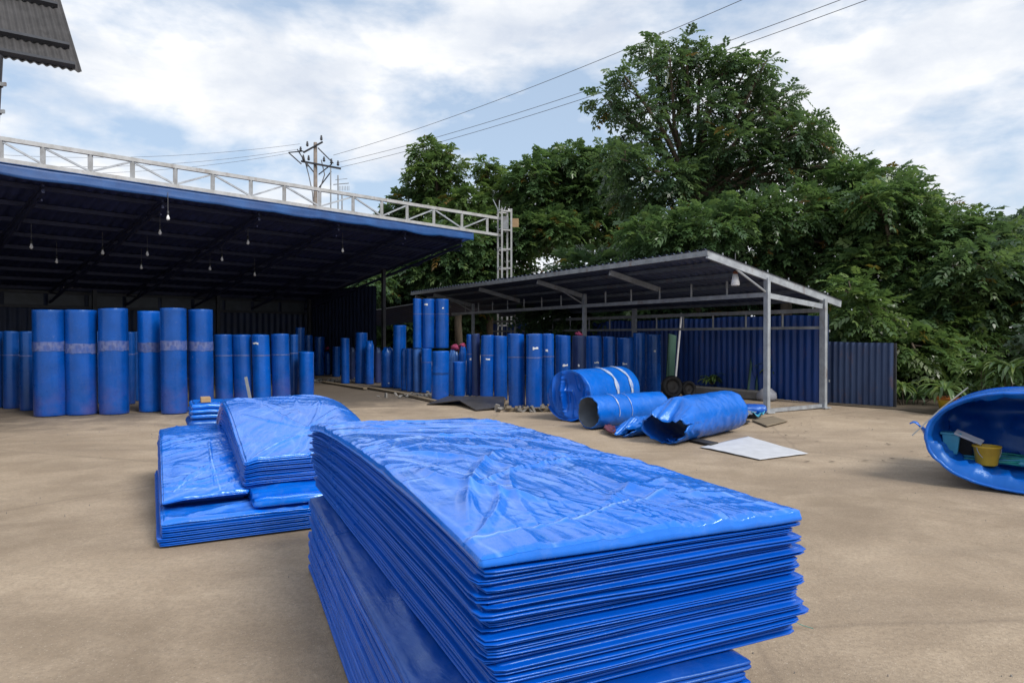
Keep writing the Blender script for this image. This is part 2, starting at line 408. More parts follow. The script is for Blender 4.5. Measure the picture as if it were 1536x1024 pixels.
so = bpy.data.objects.new('sun', sd); COL.objects.link(so)
az, el = R(SUN_AZ), R(SUN_EL)
dirv = Vector((math.sin(az)*math.cos(el), math.cos(az)*math.cos(el), math.sin(el)))
so.rotation_euler = dirv.to_track_quat('Z', 'Y').to_euler(); so.location = dirv*50
S.cycles.diffuse_bounces = 8
S.view_settings.view_transform = 'Standard'; S.view_settings.look = 'None'; S.view_settings.exposure = .38; S.view_settings.gamma = 1

# ------------------------------------------------------------------ ground
xs = np.concatenate([np.linspace(-200, -20, 10)[:-1], np.linspace(-20, 20, 161), np.linspace(20, 200, 10)[1:]])
ys = np.concatenate([np.linspace(-60, 0, 6)[:-1], np.linspace(0, 30, 121), np.linspace(30, 320, 10)[1:]])
A, B = np.meshgrid(xs, ys, indexing='ij')
H = -.02*fbm(A*.35, B*.35, 3, 3)
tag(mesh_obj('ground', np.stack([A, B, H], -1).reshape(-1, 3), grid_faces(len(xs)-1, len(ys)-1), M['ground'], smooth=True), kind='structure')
# leaf mould below the trees
E0 = [P(1236, 606), P(1345, 614), P(1420, 624), P(1536, 632), P(1760, 660)]
vs = []; fs = []
for k, p in enumerate(E0):
    vs += [(p.x, p.y, .006), (p.x+3+k*.5, p.y+14, .05)]
for k in range(len(E0)-1): fs.append((2*k, 2*k+2, 2*k+3, 2*k+1))
tag(mesh_obj('soil_bank', vs, fs, M['soil']), kind='structure')

# ------------------------------------------------------------------ big open hall on the left
ZE = 4.6
e0 = P(0, 250, ZE); e1 = P(700, 352, ZE)
HU = (e1-e0).normalized(); HT = Vector((-HU.y, HU.x, 0))
LH = (e1-e0).length
SL = math.tan(R(9.4))
DEP = 9.2
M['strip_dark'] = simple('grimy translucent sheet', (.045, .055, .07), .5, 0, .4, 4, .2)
hall = thing('open_hall', 'large dark open sided hall with blue edged corrugated roof behind the tall rolls', 'hall', (e0.x, e0.y, 0))
def HP(u, t, z=None, dz=0):
    p = e0+HU*u+HT*t
    p.z = (ZE-.12-SL*t+dz) if z is None else z
    return p
U0 = -4.0
Vd = (HT*1+Vector((0, 0, -SL))).normalized(); Nn = HU.cross(Vd).normalized()
if Nn.z < 0: Nn = -Nn
V_, F_ = corrugated(HP(U0, -.25, dz=0), HU, LH-U0, Vd, (DEP+.6)/math.cos(R(9.4)), Nn, .22, .035, 10, .02, 4)
mesh_obj('roof', V_, F_, M['roof_blue'], hall)
# flashing along the eave, with a wavy lower edge
nu_ = 300; us = np.linspace(U0, LH+.02, nu_+1); rows = 4
A, B = np.meshgrid(us, np.linspace(0, 1, rows+1), indexing='ij')
drop = .215+.07*np.abs(np.sin(A*2.3+1.5*vn(A*.4, A*0, 5)))*vn(A*.7, A*0, 8)
Wz = ZE+.02-B*drop; off = -.27-.02*fbm(A*1.5, B*3, 9, 3)-.015*B
base = np.array(e0)
Vt = base+A[..., None]*np.array(HU)+off[..., None]*np.array(HT); Vt[..., 2] = Wz
fa = mesh_obj('fascia', Vt.reshape(-1, 3), grid_faces(nu_, rows), M['fascia'], hall)
sm = fa.modifiers.new('thickness', 'SOLIDIFY'); sm.thickness = .006
m = MB(); p0 = HP(U0, -.26); p1 = HP(LH, -.26)
m.beam(p0+Vector((0, 0, .10)), p1+Vector((0, 0, .10)), .09, .012); m.build('eave_cap', M['fascia'], hall)
# end flashing on the right gable
m = MB(); m.beam(HP(LH+.02, -.25, dz=.0), HP(LH+.02, DEP+.3, dz=.0), .02, .12); m.build('gable_flashing', M['wall_blue'], hall)
for k in range(9):
    t = .35+k*1.08
    m = MB(); m.beam(HP(U0, t, dz=-.06), HP(LH-.1, t, dz=-.06), .05, .09); m.build('purlin', M['purlin_blue'], hall)
for k in range(7):
    u = -1.5+k*(LH+1.2)/6
    m = MB()
    for dz in (-.14, -.46): m.beam(HP(u, -.1, dz=dz+(.2 if dz < -.4 else 0)), HP(u, DEP, dz=dz), .05, .07)
    for j in range(9):
        a, b2 = (-.14, -.4) if j % 2 else (-.4, -.14)
        m.beam(HP(u, j*1.02, dz=a), HP(u, j*1.02+1.02, dz=b2), .025, .03)
    m.build('rafter', M['purlin_blue'], hall)
for u, t in ((.4, 3.2), (LH*.33, 8.6), (LH*.66, 8.6), (LH-.4, 8.6), (-3, 8.6), (LH-.5, 3.6)):
    m = MB(); top = HP(u, t, dz=-.15); m.beam((top.x, top.y, 0), top, .11, .11, up=(HU.x, HU.y, 0)); m.box((top.x, top.y, .01), (.3, .3, .02)); m.build('post', M['dark_steel'], hall)
# back wall and left end wall
zt = ZE-.12-SL*DEP-.12
bw = HP(U0, DEP, z=0)
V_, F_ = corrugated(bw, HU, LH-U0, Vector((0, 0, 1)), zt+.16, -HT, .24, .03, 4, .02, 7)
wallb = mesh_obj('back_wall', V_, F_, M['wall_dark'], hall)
m = MB()
for k in range(14):
    u = U0+.2+k*(LH-U0-.4)/14
    a = HP(u, DEP-.07, z=zt-.24); b2 = HP(u+(LH-U0-.4)/14-.12, DEP-.07, z=zt-.24)
    m.beam(a, b2, .02, .34)
m.build('skylight_strip', M['strip_dark'], hall)
m = MB(); m.beam(HP(U0, DEP-.1, z=zt-.46), HP(LH, DEP-.1, z=zt-.46), .06, .08); m.beam(HP(U0, DEP-.1, z=zt-.02), HP(LH, DEP-.1, z=zt-.02), .06, .08); m.build('wall_rail', M['dark_steel'], hall)
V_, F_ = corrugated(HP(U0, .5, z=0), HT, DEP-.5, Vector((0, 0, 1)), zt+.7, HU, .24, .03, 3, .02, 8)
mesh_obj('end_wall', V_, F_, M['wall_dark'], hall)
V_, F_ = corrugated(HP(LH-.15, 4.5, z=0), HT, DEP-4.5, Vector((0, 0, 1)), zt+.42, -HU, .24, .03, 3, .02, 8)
mesh_obj('end_wall', V_, F_, M['wall_dark'], hall)  # right end sheet, added to keep the gap under the roof edge dark

# bulbs hanging below the roof: (px, py of bulb, t inside hall)
def hall_ray(px, py, drop):
    d = ray(px, py); o = Vector((0, 0, EYE))
    # intersect the plane z = ZE-.12-SL*t-drop
    # t = (p-e0).HT
    a = d.z+SL*Vector((d.x, d.y, 0)).dot(HT)
    c = ZE-.12-drop-SL*((o-Vector((e0.x, e0.y, o.z))).dot(HT))-o.z
    return o+d*(c/a)
bulbs = [(252, 326, .55, 'largest hanging bulb, nearest the blue fascia'), (240, 348, .5, 'hanging bulb just behind the largest bulb'), (372, 363, .45, 'bulb hanging towards the middle of the hall roof'),
         (514, 375, .5, 'bulb hanging near the right end of the hall roof'), (154, 378, .5, 'bulb hanging over the second tall roll'), (221, 380, .5, 'bulb hanging over the gap between the tall rolls'),
         (47, 369, .6, 'leftmost bulb hanging below the dark roof'), (333, 388, .5, 'bulb hanging high above the shorter rolls'), (85, 391, .5, 'small bulb hanging over the first tall roll'),
         (212, 400, .5, 'faint bulb deep under the hall roof, in line with the fourth tall roll'), (315, 402, .5, 'faint bulb deep under the hall roof above the sixth tall roll'), (382, 411, .5, 'faint bulb deep under the roof above the white patched roll')]
for px, py, dr, lab in bulbs:
    p = hall_ray(px, py, dr)
    t = thing('light_bulb', lab, 'light bulb', p, 'unlit bulbs hanging under the hall roof')
    MB().tube([p+Vector((0, 0, .06)), p+Vector((0, 0, dr-.02))], .006, 5).build('cord', M['wire'], t)
    MB().lathe([(.0, .14), (.022, .14), (.024, .06), (.02, .05)], p, 10).build('socket', M['dark_steel'], t, smooth=True)
    MB().lathe([(.014, .05), (.02, .03), (.032, -.005), (.036, -.025), (.03, -.048), (.014, -.062), (0, -.065)], p, 12).build('bulb', M['lamp_glass'], t, smooth=True)

# ------------------------------------------------------------------ lattice gantry across the sky
gl = D(-110, 190, 16.2); gt0 = D(0, 208, 17.0); gt1 = D(750, 328, 26.8)
gb0 = D(0, 240, 17.0); gb1 = D(750, 353, 26.8)
tw = P(757, 503+F*EYE/26.9, 0)
gan = thing('lattice_gantry', 'long silver lattice gantry beam crossing above the hall and ending on a lattice tower', 'gantry', tw)
def gt(x): k = x; return gt0+(gt1-gt0)*k
def gb(x): k = x; return gb0+(gb1-gb0)*k
m = MB(); m.beam(gt(-.16), gt(1), .11, .105); m.build('top_chord', M['white_paint'], gan)
m = MB(); m.beam(gb(-.16), gb(1), .11, .10); m.build('bottom_chord', M['white_paint'], gan)
def kx(px):    # parameter along the truss for an image column
    lo, hi = -.3, 1.2
    for _ in range(40):
        mid = (lo+hi)/2; q = gt(mid)
        if 768+F*q.x/q.y < px: lo = mid
        else: hi = mid
    return lo
cols = [-68, 3, 66, 137, 200, 264, 320, 377, 427, 480, 530, 573, 611, 651, 693, 731]
diag = [1, 1, 1, 1, 0, 1, 0, 1, 0, 1, 0, 1, 1, 1, 0, 1]
for c in cols:
    k = kx(c); m = MB(); m.beam(gb(k)+Vector((0, 0, .05)), gt(k)-Vector((0, 0, .05)), .09, .09, up=(1, 0, 0)); m.build('vertical', M['white_paint'], gan)
for i in range(len(cols)-1):
    a, b2 = kx(cols[i]), kx(cols[i+1]); m = MB()
    if i in (0, 1, 2, 4, 6, 8, 10, 13): m.beam(gt(a)-Vector((0, 0, .05)), gb(b2)+Vector((0, 0, .05)), .05, .05)
    else: m.beam(gb(a)+Vector((0, 0, .05)), gt(b2)-Vector((0, 0, .05)), .05, .05)
    m.build('diagonal', M['galv'], gan)
gd = (gt1-gt0); gd.z = 0; gd.normalize(); gn = Vector((-gd.y, gd.x, 0)); hw = .2
tz = D(757, 314, 26.9).z
TX, TY = Vector((math.cos(.42), math.sin(.42), 0)), Vector((-math.sin(.42), math.cos(.42), 0))
def TW(a, b, z): return tw+TX*a+TY*b+Vector((0, 0, z))
for sx_ in (-1, 1):
    for sy in (-1, 1):
        c = TW(sx_*hw, sy*hw, 0); m = MB(); m.beam(c, (c.x, c.y, tz), .07, .07, up=(1, 0, 0)); m.build('tower_leg', M['white_paint'], gan)
for k in range(9):
    z = .4+k*(tz-.5)/8.0
    m = MB()
    for sy in (-1, 1): m.beam(TW(-hw, sy*hw, z), TW(hw, sy*hw, z), .04, .05)
    for sx_ in (-1, 1): m.beam(TW(sx_*hw, -hw, z+.05), TW(sx_*hw, hw, z+.05), .04, .05)
    m.build('tower_rung', M['white_paint'], gan)
m = MB(); m.box(tw+Vector((0, 0, tz-.55)), (.30, .30, .5)); bevel(m.build('joint_plate', M['galv_dull'], gan), .01)
m = MB()
for a, b2 in (((-.22, 0, 0), (-.46, .05, .5)), ((-.22, 0, 0), (-.2, 0, .45)), ((-.05, 0, 0), (.04, 0, .2))): m.beam(tw+Vector(a)+Vector((0, 0, tz-.1)), tw+Vector(b2)+Vector((0, 0, tz-.1)), .03, .03)
m.build('spike', M['galv'], gan)
m = MB(); m.box(tw+Vector((.42, -.1, tz-.55)), (.26, .04, .34)); bevel(m.build('number_plate', M['cardboard'], gan), .01)

# ------------------------------------------------------------------ grey canopy in the upper left corner
ca = D(123, 108, 8); cU = Vector((-.82, -.573, 0)).normalized(); cp = Vector((-.66, .75, .93)).normalized()
cN = cU.cross(cp).normalized()
can = thing('corrugated_canopy', 'steep grey corrugated roof end on a thin post in the upper corner', 'canopy', (P(0, 706).x, P(0, 706).y, 0))
V_, F_ = corrugated(ca, cU, 3.2, cp, 3.6, cN, .076, .022, 6, .01, 2, trapezoid=False)
mesh_obj('roof_sheet', V_, F_, M['asb'], can, smooth=True)
sgn = 1 if cN.dot(Vector((0, 0, EYE))-ca) > 0 else -1
for v in (.07, .58, 1.75, 2.9):
    a = ca+cp*v+cU*.06+cN*(.03*sgn); m = MB(); m.beam(a, a+cU*3.1, .05, .07, up=cp); m.build('purlin', M['dark_steel'], can)
pt = ca+cU*.74+cN*(.0)
m = MB(); m.tube([(pt.x-.34, pt.y, 0), (pt.x-.06, pt.y, pt.z+.02)], .052, 12); m.build('post', M['dark_steel'], can, smooth=True)
m = MB()
for z in (pt.z-.3, pt.z-.6):
    k = z/pt.z; c = Vector((pt.x-.34+.28*k, pt.y, z)); m.lathe([(.055, -.02), (.066, -.02), (.066, .02), (.055, .02)], c, 12); m.box(c+Vector((.08, 0, 0)), (.06, .02, .04))
m.build('pipe_clamp', M['galv_dull'], can)

# ------------------------------------------------------------------ right hand shed
q1 = P(1150, 619)
SA = Vector((-.508, .861, 0)); SP = Vector((.861, .508, 0))
def SH(t, s, z): p = q1+SA*t+SP*s; p.z = z; return p
def zr(s): return 2.66-.205*s         # roof height
LS = 14.1
shed = thing('storage_shed', 'open fronted galvanised storage shed with a sloping corrugated roof at the right', 'shed', q1)
Vd = (SP+Vector((0, 0, -.205))).normalized(); NN = SA.cross(Vd).normalized(); NN = NN if NN.z > 0 else -NN
V_, F_ = corrugated(SH(-.05, -1.65, zr(-1.65)+.05), SA, LS+.1, Vd, 4.05, NN, .2, .03, 8, .015, 12)
mesh_obj('roof', V_, F_, M['roof_grey'], shed)
m = MB(); m.beam(SH(-.03, -1.62, zr(-1.62)-.0), SH(LS, -1.62, zr(-1.62)-.0), .05, .10); m.build('front_rail', M['galv_dull'], shed)
m = MB(); m.beam(SH(0, -1.62, zr(-1.62)-.02), SH(0, 2.3, zr(2.3)-.02), .05, .15); m.build('side_rail', M['galv'], shed)
for k in range(5):
    s = -1.0+k*.75; m = MB(); m.beam(SH(.05, s, zr(s)+.0), SH(LS, s, zr(s)+.0), .04, .07); m.build('purlin', M['purlin_grey'], shed)
PT = (0, 5.9, 12.4)
for t in PT:
    for s, wd in ((0, .10), (1.74, .13)):
        m = MB(); b0 = SH(t, s, 0); m.beam(b0, (b0.x, b0.y, zr(s)-.05), wd, .08, up=tuple(SP)); m.box((b0.x, b0.y, .012), (.24, .2, .024), rot=math.atan2(SA.y, SA.x))
        m.build('post', M['galv'], shed)
for t in (2.95, 5.9, 9.1, 12.4, 14.0):
    m = MB(); m.beam(SH(t, -1.5, zr(-1.5)-.09), SH(t, -.1, zr(-.1)-.12), .06, .11); m.build('bracket', M['galv_dull'], shed)
for t in PT:
    m = MB(); m.tube([SH(t, -.02, 2.33), SH(t+.0, -.86, zr(-.86)-.1)], .02, 6); m.build('brace', M['galv'], shed)
for s, z0, nm in ((0, 2.29, 'front'), (1.74, 2.02, 'back')):
    m = MB(); m.beam(SH(-.02 if s else .05, s-.005, z0), SH(LS, s-.005, z0), .05, .085); m.build('beam', M['galv' if s == 0 else 'galv_dull'], shed)
    if s:
        m = MB(); m.beam(SH(0, s, z0-.36), SH(LS, s, z0-.36), .04, .06); m.build('beam', M['galv_dull'], shed)
    for k in range(1, 14):
        t = k*1.0
        m = MB(); m.beam(SH(t, s, z0+.04 if not s else z0-.33), SH(t, s, zr(s)-.04 if not s else z0-.04), .035, .035, up=(1, 0, 0)); m.build('strut', M['galv_dull'], shed)
m = MB(); m.beam(SH(0, .05, 2.27), SH(0, 1.68, 2.10), .05, .10); m.build('side_beam', M['galv'], shed)
m = MB(); m.beam(SH(0, .06, .04), SH(0, 1.67, .05), .05, .07); m.build('foot_rail', M['galv'], shed)
m = MB()
for k in range(6):
    s = -1.2+k*.62; c = SH(.02, s, zr(s)+.1); m.lathe([(0, .02), (.012, .015), (.014, -.02), (.01, -.03)], c, 8)
m.build('roof_bolts', M['galv_dull'], shed)
# lamp under the roof
lp = D(1103, 419, (q1+SP*-.9).y+.3)
lamp = thing('hanging_lamp', 'white cone lamp hanging under the shed roof near its corner', 'lamp', lp)
MB().lathe([(.0, .10), (.05, .10), (.07, -.02), (.085, -.10), (.07, -.12), (0, -.1)], lp, 14).build('lamp_shade', M['lamp_glass'], lamp, smooth=True)
MB().lathe([(0, .17), (.04, .16), (.05, .1), (0, .1)], lp, 10).build('lamp_holder', M['brown'], lamp, smooth=True)
MB().tube([lp+Vector((0, 0, .15)), lp+Vector((0, 0, .5))], .008, 5).build('cord', M['wire'], lamp)

# corrugated wall behind the shed
w0 = q1+SP*2.62+SA*.5
wl = thing('corrugated_wall', 'tall deep blue corrugated sheet wall closing the back of the shed', 'wall', w0)
V_, F_ = corrugated(w0, SA, 15.2, Vector((0, 0, 1)), 1.95, -SP, .19, .035, 6, .05, 21)
mesh_obj('sheeting', V_, F_, M['wall_blue'], wl)
m = MB(); m.beam(w0+SP*.05+Vector((0, 0, 1.6)), w0+SP*.05+SA*15.2+Vector((0, 0, 1.6)), .05, .05); m.beam(w0+SP*.05+Vector((0, 0, .5)), w0+SP*.05+SA*15.2+Vector((0, 0, .5)), .05, .05); m.build('rail', M['galv_dull'], wl)
m = MB(); m.beam(w0-SP*.02, w0-SP*.02+Vector((0, 0, 1.97)), .05, .012, up=tuple(SP)); m.build('edge_trim', M['fence'], wl)
# low fence panel on its right
f0 = P(1238, 604); f1 = P(1341, 611); fu = (f1-f0); fl = fu.length; fu = fu/fl; fn = Vector((fu.y, -fu.x, 0))
fe = thing('sheet_fence', 'low faded navy corrugated fence panel beside the shed', 'fence', f0)
V_, F_ = corrugated(f0+Vector((0, 0, .02)), fu, fl, Vector((0, 0, 1)), 1.34, fn, .125, .03, 6, .03, 31, trapezoid=False)
mesh_obj('sheeting', V_, F_, M['fence'], fe, smooth=True)
m = MB(); m.beam(f1-fn*.06, f1-fn*.06+Vector((0, 0, 1.34)), .05, .05, up=tuple(fu)); m.build('post', M['dark_steel'], fe)
m = MB(); m.beam(f0-fn*.05+Vector((0, 0, 1.1)), f1-fn*.05+Vector((0, 0, 1.1)), .04, .05); m.build('rail', M['dark_steel'], fe)

# ------------------------------------------------------------------ dark lean-to and pipe frame between hall and shed
la = D(510, 474, 26.5); lb = D(648, 452, 25.2)
lt = thing('lean_to_canopy', 'dark sheet lean-to on a thin pipe frame between the hall and the shed', 'canopy', (la.x, la.y, 0))
pd = Vector((-(lb-la).y, (lb-la).x, 0)).normalized()
V_, F_ = corrugated(la, (lb-la).normalized(), (lb-la).length+2, (pd+Vector((0, 0, -.12))).normalized(), 3.2, Vector((0, 0, 1)), .2, .02, 3)
mesh_obj('roof', V_, F_, M['roof_blue'], lt)
m = MB(); m.tube([D(497, 466, 26.5), D(505, 472, 26.5), la, lb+(lb-la).normalized()*2], .035, 6); m.build('eave_pipe', M['dark_steel'], lt)
for px, y0, d in ((498, 468, 26.5), (514, 474, 26.4), (537, 470, 26.2), (550, 484, 26.1), (562, 466, 26)):
    a = D(px, y0, d); m = MB(); m.tube([(a.x, a.y, 0), a], .03, 6); m.build('pipe_post', M['galv_dull'], lt)
for y0, y1 in ((485, 481), (504, 502)):
    m = MB(); m.tube([D(514, y0, 26.4), D(562, y1, 26)], .025, 6); m.build('pipe_rail', M['galv_dull'], lt)

# ------------------------------------------------------------------ utility pole, antenna, wires
ub = P(474, 503+F*EYE/38, 0); ut = D(473, 214, 38)
up = thing('utility_pole', 'weathered utility pole with two crossarms rising behind the gantry', 'utility pole', ub)
MB().tube([ub, ut], .15, 12, r1=.10).build('pole', M['concrete_pole'], up, smooth=True)
m = MB(); m.beam(D(452, 242, 38), D(511, 253, 37.6), .09, .10); m.build('crossarm', M['dark_steel'], up)
m = MB(); m.beam(D(455, 229, 38), D(484, 213, 37.8), .07, .08); m.build('crossarm', M['dark_steel'], up)
for a, b2 in (((478, 262), (498, 246)), ((472, 260), (456, 240)), ((476, 285), (497, 257)), ((433, 229), (455, 227)), ((433, 229), (452, 246)), ((446, 224), (462, 250)), ((477, 222), (500, 245))):
    m = MB(); m.tube([D(*a, 38), D(*b2, 37.9)], .035, 5); m.build('brace', M['dark_steel'], up)
for px, py in ((455, 238), (463, 238), (486, 240), (497, 243), (507, 246), (461, 217), (482, 208), (451, 225)):
    c = D(px, py, 37.9); m = MB(); m.lathe([(0, .28), (.05, .27), (.04, .2), (.08, .17), (.04, .12), (.09, .07), (.04, 0), (0, 0)], c-Vector((0, 0, .1)), 8); m.build('insulator', M['dark_steel'], up, smooth=True)
m = MB(); m.tube([D(455, 232, 38), D(463, 262, 38), D(469, 290, 37.8), D(471, 320, 37.8)], .03, 5); m.tube([D(482, 240, 37.8), D(487, 262, 37.8), D(478, 290, 37.8)], .03, 5); m.build('drop_cable', M['wire'], up)
an = D(500, 300, 30)
at_ = thing('roof_antenna', 'thin aerial masts with a small comb antenna beside the utility pole', 'antenna', (an.x, an.y, 0))
for px, y0 in ((496, 252), (507, 263), (513, 290)):
    a = D(px, y0, 30); m = MB(); m.tube([(a.x, a.y, 0), a], .03, 6); m.build('mast', M['galv_dull'], at_)
m = MB(); m.tube([D(500, 277, 30), D(523, 275, 30)], .02, 5); m.tube([D(503, 270, 30), D(521, 268, 30)], .012, 5)
for k in range(7): m.tube([D(509+k*2.4, 279, 30), D(509+k*2.4, 286, 30)], .012, 4)
m.build('antenna_element', M['galv_dull'], at_)
def wire(a, b, sag, r, lab):
    pts = [a.lerp(b, k/28)-Vector((0, 0, sag*4*(k/28)*(1-k/28))) for k in range(29)]
    o = MB().tube(pts, r, 5).build('overhead_wire', M['wire'], None, loc=a, smooth=True)
    tag(o, lab, 'wire', 'overhead power wires')
wire(D(500, 233, 37.8), D(1480, -165, 17), .5, .011, 'upper of the wires sweeping from the pole past the big tree top')
wire(D(507, 244, 37.8), D(1560, -115, 17), .5, .011, 'middle wire sweeping up from the pole across the big tree')
wire(D(511, 251, 37.6), D(1620, -120, 17), .5, .011, 'lowest wire sweeping up from the pole across the big tree')
wire(D(450, 216, 38), D(-160, 218, 36), .7, .009, 'top wire running from the pole out over the hall roof')
wire(D(447, 224, 38), D(-160, 232, 36), .8, .009, 'second wire running from the pole out over the hall roof')
wire(D(433, 230, 38), D(-160, 246, 36), .8, .009, 'lowest wire running from the pole out over the hall roof')
# ------------------------------------------------------------------ folded tarpaulins
def tarp(label, C, a, b, w, l, zb, zt, nu, nv, lips, seed, hero=None, mats=None, group=None, lipamp=.011, wearf=None, name='folded_tarp', fold_t=None):
    """one folded tarpaulin: C corner, a,b unit plan vectors, zb/zt functions of (s,t)"""
    rs = np.random.default_rng(seed)
    s = np.linspace(0, w, nu+1); t = np.linspace(0, l, nv+1)
    A, B = np.meshgrid(s, t, indexing='ij')
    Zt = zt(A, B); Zb = zb(A, B)
    Ht = Zt if hero is None else Zt+hero(A, B)
    # small edge wobble in plan
    wob = .010*(fbm(A*2+seed, B*2, seed, 2)-.5)
    a3 = np.array([a.x, a.y, 0]); b3 = np.array([b.x, b.y, 0]); C3 = np.array([C.x, C.y, 0])
    ed = np.minimum(np.minimum(A, w-A), np.minimum(B, l-B))
    th = np.maximum(Zt-Zb, .004)
    Ht = Ht-np.minimum(th*.25, .005)*np.exp(-(ed/.006)**2)
    top = C3+A[..., None]*a3+B[..., None]*b3; bot = top.copy()
    # boundary loop
    idx = [(i, 0) for i in range(nu)]+[(nu, j) for j in range(nv)]+[(i, nv) for i in range(nu, 0, -1)]+[(0, j) for j in range(nv, 0, -1)]
    I = np.array([q[0] for q in idx]); J = np.array([q[1] for q in idx]); n = len(idx)
    nrm = np.zeros((n, 3))
    nrm[J == 0] -= b3; nrm[J == nv] += b3; nrm[I == 0] -= a3; nrm[I == nu] += a3
    nrm /= np.linalg.norm(nrm, axis=1)[:, None]
    corner = ((I == 0) | (I == nu)) & ((J == 0) | (J == nv))
    arc = np.cumsum(np.full(n, 1.0))*(2*(w+l)/n)
    PROF = [(.02, -1.1), (.09, .0), (.22, .72), (.5, 1.0), (.78, .72), (.91, .0), (.98, -1.1)] if lips > 1 or hero is None else [(.02, .0), (.1, .12), (.35, .55), (.65, 1.0), (.88, .6), (.98, -.6)]
    ins = nrm*(-1.15*lipamp if not (lips == 1 and hero is not None) else -.1*lipamp)
    top[I, J] += ins; bot[I, J] += nrm*(-1.15*lipamp)
    V = [np.dstack([top[..., :2], Ht]).reshape(-1, 3), np.dstack([bot[..., :2], Zb]).reshape(-1, 3)]
    G = (nu+1)*(nv+1)
    zt_b = Ht[I, J]; zb_b = Zb[I, J]; p = C3+A[I, J][:, None]*a3+B[I, J][:, None]*b3
    q0 = top[I, J].copy(); q0[:, 2] = zt_b; rowsV = [q0]
    prof = PROF
    for L in range(lips):
        amp = lipamp*(.6+.8*rs.random()); shift = .009*(vn(arc*.9+L*31, arc*0, seed+L)-.55)+.004*(vn(arc*4+L*7, arc*0, seed+L+50)-.5)
        cut = .15*(vn(arc*1.7+L*13, arc*0, seed+L+90)-.5)
        for f, o in prof:
            ff = (L+np.clip(f+cut*.5, .02, .98))/lips
            off = amp*o+shift*(.4+.6*max(o, 0)); off = np.where(corner, off*.5-.003, off)
            q = p+nrm*off[:, None]; q[:, 2] = zt_b+(zb_b-zt_b)*ff
            rowsV.append(q)
    V += rowsV
    Vall = np.concatenate(V)
    fcs = [grid_faces(nu, nv, 0), grid_faces(nu, nv, G, True)]
    loopT = I*(nv+1)+J; loops = [2*G+k*n+np.arange(n) for k in range(len(rowsV))]+[G+loopT]
    for x, y in zip(loops[:-1], loops[1:]):
        fcs.append(np.stack([x, y, np.roll(y, -1), np.roll(x, -1)], 1))
    Fa = np.concatenate(fcs)
    o = mesh_obj(name, Vall, Fa, (mats or M['tarp']), None, loc=(C.x, C.y, float(zb(np.array(0.), np.array(0.)))), smooth=True)
    at = o.data.attributes.new('wear', 'FLOAT', 'POINT'); wv = np.zeros(len(Vall), np.float32)
    if wearf is not None: wv[:G] = wearf(A, B).ravel()
    at.data.foreach_set('value', wv)
    return tag(o, label, 'folded tarp', group)

